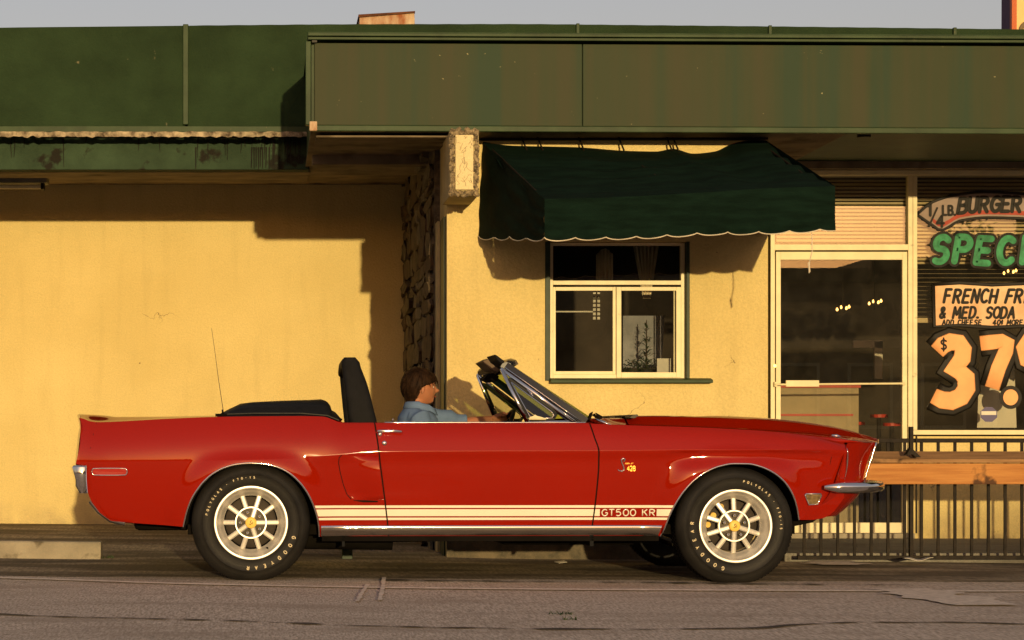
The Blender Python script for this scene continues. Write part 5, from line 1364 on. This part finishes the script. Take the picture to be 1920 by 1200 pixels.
# header with latches and visors
mb = MB(); rows = []
for k in range(25):
    s_ = -1+2*k/24; p = ws_top(s_)+Vector((0, 0, 0)); sg_ = Vector((-.83, 0, .55))
    ring = []
    for an, r_, dx, dz in ((0, 0, .050, .012), (0, 0, .036, .036), (0, 0, .004, .046), (0, 0, -.026, .034), (0, 0, -.040, .012), (0, 0, -.030, -.018), (0, 0, .0, -.02)):
        e = 1-.25*abs(s_)**8
        ring.append(p+Vector((dx*e, 0, dz*e-.012)))
    rows.append(ring)
mb.grid(rows, close=True); mb.f.append(tuple(range(7))); e = 24*7; mb.f.append(tuple(e+i for i in range(7))[::-1])
mb.build('windscreen_header', M['pillar_black'], car, smooth=True, angle=50)
for s, a0, lab in ((1, 0, 0), (-1, 1, 1)):
    mb = MB(); yv = YC-s*.27
    dv = yv
    if s > 0: q = [(917, 667), (921, 667), (944, 684), (940, 690), (924, 678)]
    else: q = [(899, 680), (914, 672.5), (940, 688), (936, 704), (914, 694)]
    mb.prism([(X(a, dv), Z(b, dv)) for a, b in q], 'y', yv-.17, yv+.17); mb.build('sun_visor', M['pad'] if s > 0 else mat('brown_visor', (.10, .065, .035), .6), car, bevel=.004)
mb = MB(); d = YC; mb.prism([(X(a, d), Z(b, d)) for a, b in ((903, 711), (909, 704), (920, 700), (932, 706), (928, 716), (914, 717))], 'y', d-.11, d+.11); mb.build('rear_view_mirror', M['black'], car, bevel=.006)
mb = MB(); mb.tube([Vector((X(925, d), YC, Z(708, d))), ws_top(0)-Vector((.02, 0, .02))], .006); mb.build('mirror_stem', M['black'], car)
# quarter lights (near and far)
for s in (1, -1):
    dq_ = YC-.655
    A_, B_, C_ = (943, 700), (984, 792), (1063, 792)
    def q3(p, o_=0): 
        lean = (792-p[1])/92*.085; v = P(p[0], p[1], dq_); return Vector((v.x, YC-s*(.665-lean+o_), v.z))
    t_ = MB(); t_.tube([q3((940, 693)), q3(B_)], .0125, seg=8, flat=.6); t_.tube([q3(B_), q3((1066, 791))], .010, seg=8, flat=.6); t_.tube([q3((938, 690)), q3((1000, 737)), q3((1068, 792))], [.010, .014, .014], seg=8, flat=.6)
    f_ = t_.build('quarter_light', M['chrome'], car, smooth=True)
    t_ = MB(); tri = [(951, 710), (957, 713), (1032, 768), (1038, 777), (1034, 785), (989, 786), (984, 782)]
    t_.tube([q3(p, .002) for p in tri+[tri[0]]], .0105, seg=6, flat=.6); t_.build('gasket', M['vinyl'], f_)
    t_ = MB(); tri2 = [(956, 716), (1030, 772), (1034, 779), (1029, 784), (990, 784)]
    t_.tube([q3(p, .008) for p in tri2+[tri2[0]]], .0038, seg=6); t_.build('glass_frame', M['chrome'], f_, smooth=True)
    t_ = MB(); t_.add([q3(p, .004) for p in tri2], [tuple(range(5))]); t_.build('pane', M['vglass'], f_)
    t_ = MB(); t_.add([q3(p, .012) for p in ((985, 785), (990, 781.5), (995, 780), (998, 777.5), (1002, 780), (1010, 782), (1018, 785))], [tuple(range(7))]); t_.tube([q3((987, 785.5), .012), q3((1018, 785.5), .012)], .004); t_.build('latch', M['cream'], f_, solid=.004)
    t_ = MB(); t_.tube([q3((985, 730), .014), q3((991, 737), .014), q3((996, 743), .012)], [.004, .007, .003]); t_.build('hinge', M['chrome'], f_)
# wipers and cowl brightwork
mb = MB()
for s in (.30, -.22):
    b_ = Vector((X(1120, YC-s), YC-s, Z(786, YC-s))); mb.tube([b_, b_+Vector((-.03, -.12, .03)), b_+Vector((-.07, -.36, .015))], [.006, .005, .003]); mb.tube([b_+Vector((-.035, -.05, .028)), b_+Vector((-.075, -.42, .008))], .004)
mb.build('wiper', M['black'], car)
mb = MB(); d = YC-.5; mb.prism([(X(a, d), Z(b, d)) for a, b in ((1099, 787), (1103, 775), (1108, 772), (1106, 780), (1102, 789))], 'y', d-.02, d+.02); mb.prism([(X(a, d), Z(b, d)) for a, b in ((1114, 774), (1125, 780), (1125, 785), (1120, 786))], 'y', d-.02, d+.02); mb.build('screen_clip', M['black'], car)
mb = MB(); mb.tube([Vector((X(1105, d), YC-.66, Z(786, d))), Vector((X(1118, d), YC-.68, Z(792, d))), Vector((X(1132, d), YC-.70, Z(797.5, d)))], [.006, .010, .003]); pair(mb, 'screen_corner_trim', M['chrome'], car, smooth=True)
# far door mirror
mb = MB(); d = YC+.72; mb.lathe([(.001, 0), (.03, 0), (.034, .01), (.034, .04), (.02, .05)], (0, 0, 0), 20)
mb.v = [(X(926, d)+y*1.2, d+x, Z(783, d)+z_) for x, y, z_ in mb.v]; mb.tube([Vector((X(930, d), d, Z(792, d)-.01)), Vector((X(930, d), d, Z(783, d)))], .006); mb.build('door_mirror', M['chrome'], car, smooth=True)
# --- cabin
mb = MB(); mb.box(cx_(640), cx_(1130), YC-.80, YC+.80, .30, .33); mb.box(cx_(1105), cx_(1112), YC-.80, YC+.80, .2, .88); mb.box(cx_(636), cx_(641), YC-.80, YC+.80, .2, .90); mb.build('cabin_tub', M['pad'], car)
mb = MB(); mb.prism([(cx_(1040), .66), (cx_(1045), .80), (cx_(1065), .86), (cx_(1108), .885), (cx_(1108), .60), (cx_(1060), .58)], 'y', YC-.74, YC+.74); mb.build('dashboard', M['vinyl'], car, bevel=.015)
def seat(yc_):
    b = MB(); b.prism([(X(a, YC), z_) for a, z_ in ((748, .30), (742, .40), (752, .46), (870, .50), (886, .44), (880, .30))], 'y', yc_-.25, yc_+.25); o_ = b.build('seat', M['vinyl'], car, bevel=.03)
    b = MB(); b.prism([(X(a, YC), z_) for a, z_ in ((765, .44), (738, .62), (728, .80), (731, .862), (742, .882), (757, .872), (766, .80), (772, .62), (792, .48))], 'y', yc_-.235, yc_+.235); b.build('backrest', M['vinyl'], o_, bevel=.03)
seat(YC-.37); seat(YC+.37)
b = MB(); b.prism([(cx_(a), z_) for a, z_ in ((655, .3), (640, .8), (655, .84), (672, .8), (690, .45), (735, .42), (735, .3))], 'y', YC-.6, YC+.6); b.build('rear_seat', M['vinyl'], car, bevel=.03)
# steering wheel, tilted
SW = P(938, 786, YC+.37)+Vector((0, 0, -.115)); nax = Vector((-.88, 0, .47)).normalized(); e1 = Vector((0, 1, 0)); e2 = nax.cross(e1).normalized()
mb = MB(); mb.tube([SW+(e1*math.cos(a*math.pi/24)+e2*math.sin(a*math.pi/24))*.19 for a in range(49)], .012, seg=8)
for a in (0, 2.09, 4.19): mb.tube([SW-nax*.03, SW+(e1*math.sin(a)+e2*math.cos(a))*.185], .009, seg=6)
mb.tube([SW-nax*.05, SW-nax*.35], .03); mb.build('steering_wheel', M['vinyl'], car, smooth=True)

# --- wheels
def wheel(px, py, s, zc_, phase, letters_):
    """s = 1 near side, -1 far side"""
    c = Vector((cx_(px), YC-.872, zc_)); gzl = -(zc_-gz_road(cx_(px)))-.001
    def fin(mb):
        if s < 0: mb.mirror(YC, keep=False)
        return mb
    t_ = MB(); prof = [(.200, .020), (.206, .006), (.214, -.001), (.228, -.006), (.250, -.013), (.270, -.015), (.2735, -.018), (.276, -.015), (.292, -.010), (.308, -.001), (.321, .012), (.330, .026), (.3345, .040), (.3365, .060), (.337, .120), (.3365, .165), (.332, .19), (.31, .21), (.26, .22), (.20, .20)]
    t_.lathe(prof, c, 96); t_.v = [(x_, y_, max(z_, c.z+gzl)) for x_, y_, z_ in t_.v]
    ty = fin(t_).build('wheel', M['rubber'], car, smooth=True, angle=50)
    tm = MB()
    for k in range(96):
        a = 2*math.pi*k/96
        for yy in (.045, .085, .125, .16):
            p = c+Vector((.338*math.cos(a+yy), yy, .338*math.sin(a+yy)))
            if p.z < c.z+gzl+.004: continue
            u_ = Vector((-math.sin(a+yy), 0, math.cos(a+yy)))*.007; tm.add([p-u_, p+u_+Vector((0, 0, 0)), p+u_+Vector((0, .028, 0)), p-u_+Vector((0, .028, 0))], [(0, 1, 2, 3)])
    fin(tm).build('tread_block', M['black'], ty, kind='stuff')
    rm = MB(); rm.lathe([(.199, .012), (.207, .004), (.2095, -.002), (.207, -.009), (.200, -.0105), (.194, -.008), (.1905, -.002), (.188, .012), (.178, .022), (.168, .040), (.158, .058), (.1525, .064), (.1525, .11), (.17, .12)], c, 96)
    fin(rm).build('rim', M['alloy'], ty, smooth=True, angle=35)
    def spoke(a, r0, r1, wd, y0, y1):
        d_ = Vector((math.cos(a), 0, math.sin(a))); n_ = Vector((-math.sin(a), 0, math.cos(a))); vs = []
        pr = [(-wd, 0), (-wd, -.012), (-wd*.55, -.016), (-wd*.5, -.0125), (wd*.5, -.0125), (wd*.55, -.016), (wd, -.012), (wd, 0)]
        b = MB(); rr_ = []
        for r_, y_ in ((r0, y0), ((r0+r1)/2, (y0+y1)/2), (r1, y1)):
            rr_.append([c+d_*r_+n_*q[0]+Vector((0, y_+q[1], 0)) for q in pr])
        b.grid(rr_); L_ = len(pr); b.add(rr_[0], [tuple(range(L_))]); b.add(rr_[-1], [tuple(range(L_))[::-1]]); return b
    for k in range(10):
        a = R(phase+36*k); b = spoke(a, .026 if k % 2 == 0 else .084, .156, .0135, .040 if k % 2 == 0 else .048, .062)
        fin(b).build('spoke', M['alloy'], ty)
    b = MB(); b.lathe([(.080, .05), (.080, .036), (.083, .031), (.089, .031), (.092, .036), (.092, .05)], c, 64); fin(b).build('hub_ring', M['alloy'], ty, smooth=True, angle=35)
    b = MB(); b.lathe([(.001, .045), (.080, .052)], c, 40); fin(b).build('hub_plate', M['alloy_dull'], ty)
    for k in range(5):
        a = R(phase+36+72*k); q = c+Vector((.060*math.cos(a), 0, .060*math.sin(a))); b = MB(); b.lathe([(.001, .014), (.006, .016), (.0095, .022), (.0095, .05)], q, 6)
        fin(b).build('lug_nut', M['chrome'], ty, smooth=True, angle=40)
    b = MB(); b.lathe([(.026, .012), (.030, .014), (.0325, .020), (.033, .05)], c, 40); b.lathe([(.001, .0095), (.020, .0105), (.0265, .0125)], c, 40); cp = fin(b).build('centre_cap', M['cap'], ty, smooth=True, angle=30)
    b = MB(); b.tube([c+Vector((a*.011, .008, z_*.011)) for a, z_ in ((-.9, -.6), (-.3, -1), (.2, -.5), (-.1, .1), (-.4, .7), (.1, 1.1), (.5, .8))], .0018, seg=5, flat=.6); b.tube([c+Vector((a*.011, .008, z_*.011)) for a, z_ in ((.7, .5), (.9, -.2), (.5, -.8))], .0014, seg=5, flat=.6)
    fin(b).build('cap_emblem', M['iron'], ty)
    b = MB(); b.lathe([(.001, .095), (.12, .095), (.145, .10), (.148, .13)], c, 48); fin(b).build('brake_disc', mat('brake_steel', (.028, .022, .017), .6, metal=.4, var=.3, scale=12) if 'brake_steel' not in bpy.data.materials else bpy.data.materials['brake_steel'], ty, smooth=True, angle=40)
    if px > 1000:
        b = MB()
        for (a, r_) in ((121, .125), (152, .122), (178, .14)):
            q = c+Vector((r_*math.cos(R(a)), .078, r_*math.sin(R(a)))); b.tube([q+Vector((0, 0, 0)), q+Vector((0, .03, 0))], .017, seg=12)
        fin(b).build('caliper', M['caliper'], ty)
    va = -57 if px < 1000 else 212
    b = MB(); a = R(va); b.tube([c+Vector((.172*math.cos(a), .034, .172*math.sin(a))), c+Vector((.165*math.cos(a), -.008, .165*math.sin(a)))], [.006, .0035], seg=8); fin(b).build('valve', M['black'], ty)
    lt = MB()
    for text, r_, a0, a1, h_, th_ in letters_:
        n_ = len(text); 
        for i, ch in enumerate(text):
            if ch == ' ': continue
            a = R(a0+(a1-a0)*i/(n_-1)); rad = Vector((math.cos(a), 0, math.sin(a))); tan = Vector((math.sin(a), 0, -math.cos(a)))
            hw = gw(ch)*h_*.5
            ybase = lambda rr: lin([(.228, -.006), (.250, -.013), (.270, -.015), (.292, -.010), (.308, -.001)], rr)-.001
            def pl_(u, v):
                rr = r_+(v-h_/2); w3 = c+rad*rr+tan*(u-hw); return w3+Vector((0, ybase(rr), 0))
            letters(lt, ch, pl_, h_, th_, flat=.5, seg=6)
    fin(lt).build('sidewall_lettering', M['t_white'], ty, smooth=True, kind='stuff')
    return ty
GYr = [('GOODYEAR', .254, -19, -94, .019, .0027), ('POLYGLAS', .254, 169, 132, .0125, .0019), ('-', .256, 122, 122.5, .012, .0015) if 0 else ('- F70-15', .256, 122.5, 86, .0115, .0018)]
GYf = [('GOODYEAR', .250, -107.4, -184, .019, .0027), ('POLYGLAS', .256, 80, 43, .0125, .0019), ('- F70-15', .256, 33, -3, .0115, .0018)]
zr = cz_(980); zf = cz_(987)
for s in (1, -1):
    wheel(464, 980, s, zr, 0, GYr); wheel(1376, 987, s, zf, -18, GYf)
b = MB(); b.tube([Vector((cx_(464), YC-.7, zr)), Vector((cx_(464), YC+.7, zr))], .045, seg=12); b.tube([Vector((cx_(464), YC-.12, zr)), Vector((cx_(464), YC+.12, zr))], .12, seg=14); b.build('rear_axle', M['black'], car)
b = MB(); b.tube([Vector((cx_(1376), YC-.7, zf)), Vector((cx_(1366), YC, zf-.06)), Vector((cx_(1376), YC+.7, zf))], .04, seg=10); b.build('front_suspension', M['black'], car)
car.rotation_euler = (0, 0, R(1.3))

# ================================================================== THE DRIVER
M['skin'] = mat('skin', (.34, .14, .072), .55, var=.06, scale=20, spec=.25)
M['skin'].node_tree.nodes['Principled BSDF'].inputs['Subsurface Weight'].default_value = .12
M['hair'] = mat('brown_hair', (.009, .0045, .0025), .6, col2=(.026, .013, .006), scale=14, stretch=(3, 3, .6), bump=.3, bscale=30, spec=.06)
M['shirt'] = mat('blue_shirt', (.105, .165, .29), .85, var=.12, scale=8, bump=.25, bscale=25, spec=.1)
M['tee'] = mat('white_tee', (.6, .55, .48), .85)
M['denim'] = mat('dark_jeans', (.02, .025, .04), .9)
DM = YC+.37
man = thing('person', P(795, 888, DM), 'driver with brown hair and blue shirt, one arm on the steering wheel', 'person')
def remesh(o_, vox, smooth=6):
    md = o_.modifiers.new('one_surface', 'REMESH'); md.mode = 'VOXEL'; md.voxel_size = vox; md.use_smooth_shade = True
    if smooth: m2 = o_.modifiers.new('soften', 'SMOOTH'); m2.iterations = smooth; m2.factor = .5
    return o_
HC = P(788, 727, DM)
yaw = R(9)
def g2(a, s_): return math.exp(-(a/s_)**2)
def head_pt(v):
    x, y, z = v; X_, Y_, Z_ = x*.096, y*.074, z*.113
    if z < 0: Y_ *= 1-.26*(-z)**1.4; X_ = X_*(1-.50*(-z)**1.3) if x < 0 else X_*(1-.02*(-z)**2)
    if x > .25:
        f = sst((x-.25)/.4)
        X_ = X_-.006*f*(1-abs(z))
        X_ += .007*g2(z-.20, .13)*g2(y, .6)*f                                   # brow
        for s in (-1, 1): X_ -= .011*g2(y-s*.36, .17)*g2(z-.04, .11)            # eye sockets
        X_ += .033*g2(y, .13)*g2(z+.18, .12)*f+.013*g2(y, .10)*g2(z+.02, .12)*f # nose
        X_ += .009*g2(y, .30)*g2(z+.42, .06)*f+.008*g2(y, .28)*g2(z+.56, .055)*f-.004*g2(z+.49, .03)*g2(y, .35)*f
        X_ += .024*g2(y, .34)*g2(z+.80, .20)*f
        for s in (-1, 1): X_ += .004*g2(y-s*.5, .2)*g2(z+.2, .2)
    return Vector((X_, Y_, Z_))
def hw_(p): # local head coordinates to world
    p = Matrix.Rotation(yaw, 3, 'Z') @ p; return HC+p
vs, fs = ico(5); mb = MB(); mb.add([hw_(head_pt(v)) for v in vs], fs)
for s in (-1, 1):   # ears
    for k in range(9):
        a = -1.2+k*.42; p = Vector((-.008-.017*math.cos(a)*-.6, s*.079, -.004+.030*math.sin(a))); mb.add([hw_(p+Vector((v.x*.008, v.y*.005, v.z*.009))) for v in ico(1)[0]], ico(1)[1])
    mb.add([hw_(Vector((-.002, s*.073, -.006))+Vector((v.x*.014, v.y*.008, v.z*.026))) for v in ico(2)[0]], ico(2)[1])
# neck, trunk, arms, legs of one continuous body
NB = P(789, 765, DM)
mb.tube([hw_(Vector((-.018, 0, -.05))), hw_(Vector((-.022, 0, -.10))), NB+Vector((-.01, 0, -.01)), NB+Vector((-.02, 0, -.07))], [.050, .050, .058, .07], seg=18, flat=1.0)
PV = P(800, 884, DM)
mb.tube([PV+Vector((0, 0, -.05)), PV+Vector((0, 0, .06)), P(790, 835, DM), P(786, 803, DM), P(786, 780, DM), P(787, 770, DM)], [.11, .115, .105, .115, .10, .055], seg=20, flat=1.45)
def limb(pts, r_): mb.tube(pts, r_, seg=14)
shF = P(800, 781, DM+.17); elF = P(868, 795, DM+.20); wrF = P(925, 787, DM+.14); 
shN = P(787, 783, DM-.18); elN = P(812, 850, DM-.24); wrN = P(868, 868, DM-.16); haN = P(893, 868, DM-.12)
limb([shF, shF.lerp(elF, .5), elF, elF.lerp(wrF, .35), wrF], [.055, .047, .040, .038, .027]); limb([shN, shN.lerp(elN, .5), elN, elN.lerp(wrN, .35), wrN], [.055, .047, .040, .038, .027])
for s in (-1, 1): limb([PV+Vector((.02, s*.10, .0)), P(865, 872, DM+s*.13), P(905, 866, DM+s*.14), P(960, 905, DM+s*.12), P(1000, 935, DM+s*.12), P(1020, 936, DM+s*.12)], [.09, .08, .062, .055, .042, .035])
def hand(wr, tgt, curl, spread, up):
    """palm from the wrist, four fingers bent round the rim, thumb from the side of the palm"""
    d_ = (tgt-wr).normalized(); side_ = spread.normalized(); kn = wr+d_*.085
    mb.tube([wr, wr+d_*.03, wr+d_*.085], [.026, .033, .031], seg=12, flat=.62)
    for i, ln in enumerate((.070, .079, .074, .058)):
        b0 = kn+side_*(.030-.020*i)-d_*.02; f1 = b0+d_*(ln*.55)+up*.004; f2 = f1+(d_*.4+curl*.9).normalized()*ln*.38; f3 = f2+(curl*.9-d_*.45).normalized()*ln*.30
        mb.tube([b0, f1, f2, f3], [.0095, .0092, .0084, .0068], seg=8)
    t0 = wr+d_*.03+side_*.024; t1 = t0+side_*.026+d_*.022; t2 = t1+d_*.022+curl*.016; mb.tube([t0, t1, t2], [.012, .011, .0085], seg=8)
gripF = SW+e1*.19*math.cos(R(48))-e2*.19*math.sin(R(48))
hand(wrF, gripF+Vector((-.01, 0, .012)), Vector((.35, 0, -.95)).normalized(), Vector((-.1, -1, .35)), Vector((0, 0, 1)))
hand(wrN, haN, Vector((.1, 0, -1)), Vector((0, 1, .2)), Vector((0, 0, 1)))
body = mb.build('body', M['skin'], man); remesh(body, .0042, 3)
# shirt: trunk, sleeves, collar
mb = MB()
mb.tube([PV+Vector((0, 0, -.02)), PV+Vector((0, 0, .06)), P(789, 835, DM), P(784, 802, DM), P(783, 783, DM), P(785, 771, DM), P(786, 764.5, DM)], [.122, .128, .120, .132, .125, .098, .062], seg=26, flat=1.42)
mb.tube([shF+Vector((-.05, -.05, .0)), shF, shF.lerp(elF, .35)+Vector((0, 0, .004)), shF.lerp(elF, .62)+Vector((0, 0, .012)), shF.lerp(elF, .80), elF+Vector((.02, 0, .006))], [.060, .066, .058, .062, .054, .056], seg=16)
mb.tube([shN+Vector((-.02, .05, 0)), shN, shN.lerp(elN, .5), shN.lerp(elN, .85)], [.06, .066, .060, .058], seg=16)
for k in range(14): # folds
    t = k/13; c0 = shF.lerp(elF, .1+.85*t); mb.tube([c0+Vector((-.02, -.05, .035)), c0+Vector((.01, -.045, .0)), c0+Vector((.02, -.02, -.04))], [.006, .016, .006], seg=6)
sh = mb.build('shirt', M['shirt'], man); remesh(sh, .006, 4)
mb = MB(); rows = []
for k in range(25):
    a = R(-150+300*k/24)+math.pi; r0 = .068; p = NB+Vector((math.cos(a)*.072-.014+.030*(math.cos(a) > .3), math.sin(a)*.080, .010-.052*max(0, math.cos(a))))
    rows.append([p+Vector((0, 0, .030)), p+Vector((math.cos(a)*.010, math.sin(a)*.010, .026)), p+Vector((math.cos(a)*.026, math.sin(a)*.026, -.012))])
mb.grid(rows); mb.build('collar', M['shirt'], sh, smooth=True, solid=.003)
mb = MB(); mb.add([(NB+Vector((.045, 0, -.03)))+Vector((v.x*.028, v.y*.046, v.z*.036)) for v in ico(3)[0]], ico(3)[1]); mb.build('undershirt', M['tee'], man, smooth=True)
mb = MB()
for s in (-1, 1): mb.tube([PV+Vector((.0, s*.09, -.005)), P(865, 872, DM+s*.13), P(905, 866, DM+s*.14), P(960, 905, DM+s*.12), P(1000, 930, DM+s*.12)], [.102, .092, .074, .066, .056], seg=14)
tr_ = mb.build('trousers', M['denim'], man); remesh(tr_, .009, 3)
# hair: a full cap with fringe, over the ears' tops and down to the collar
vs, fs = ico(5); keep = {}; out = []
for i, v in enumerate(vs):
    x, y, z = v; p = Vector((x*.116-.006, y*.092, z*.118+.008))
    if z < 0:
        p.x = p.x*(1-.10*(-z)) if x < 0 else p.x; p.y *= 1-.18*(-z)
        if x < .1: p.z -= .016*sst((-z-.2)/.6); p.x -= .012*sst((-z-.5)/.4)
    n3 = noise.noise(Vector((x*3, y*3, z*1.5))); n4 = noise.noise(Vector((x*16+z*3, y*16, z*3)))
    p *= 1+.03*n3+.012*n4
    front_cut = lin([(-1.0, -.42), (-.55, -.26), (-.30, -.10), (-.10, -.04), (0, .20), (.16, .62), (.26, .78), (.34, 2)], z)+.05*n4
    low = -.97+.03*n4
    ok = (x < front_cut) and z > low
    if ok: keep[i] = len(out); out.append(hw_(p))
mb = MB(); mb.add(out, [[keep[k] for k in f] for f in fs if all(k in keep for k in f)])
hr = mb.build('hair', M['hair'], man, smooth=True); md = hr.modifiers.new('thick', 'SOLIDIFY'); md.thickness = .018; md.offset = -1
mb = MB(); r5 = random.Random(12)
for i in range(260):      # locks that break the outline
    v = Vector((r5.gauss(-.25, .7), r5.gauss(0, .8), r5.gauss(.1, .8))).normalized(); x, y, z = v
    if x > lin([(-1.0, -.42), (-.55, -.26), (-.30, -.10), (-.10, -.04), (0, .20), (.16, .62), (.26, .78), (.34, 2)], z) or z < -.8: continue
    p = Vector((x*.118-.006, y*.094, z*.120+.008)); t1 = Vector((-.25 if x < .2 else .6, 0, -1)); t1 = (t1-v*t1.dot(v)).normalized(); 
    p2 = p+t1*.022+v*.003; p3 = p+t1*.045-v*.004; mb.tube([hw_(p-v*.004), hw_(p2-v*.004), hw_(p3-v*.004)], [.0025, .0028, .001], seg=5)
mb.build('hair_locks', M['hair'], hr, smooth=True, kind='stuff')
for s in (-1, 1):
    mb = MB(); mb.add([hw_(Vector((.071, s*.028, .004))+v*.0105) for v in ico(2)[0]], ico(2)[1]); ey = mb.build('eye', M['tee'], man, smooth=True)
    mb = MB(); mb.add([hw_(Vector((.0775, s*.028, .004))+v*.0056) for v in ico(2)[0]], ico(2)[1]); mb.build('iris', M['hair'], ey, smooth=True)
    mb = MB(); mb.tube([hw_(Vector((.088, s*.012, .024))), hw_(Vector((.088, s*.026, .029))), hw_(Vector((.078, s*.042, .024)))], [.003, .004, .002], seg=6); mb.build('eyebrow', M['hair'], man)
mb = MB(); mb.tube([hw_(Vector((.088, -.020, -.056))), hw_(Vector((.0975, 0, -.055))), hw_(Vector((.088, .020, -.056)))], [.002, .005, .002], seg=8); mb.build('lips', mat('lips', (.33, .07, .04), .5), man, smooth=True)
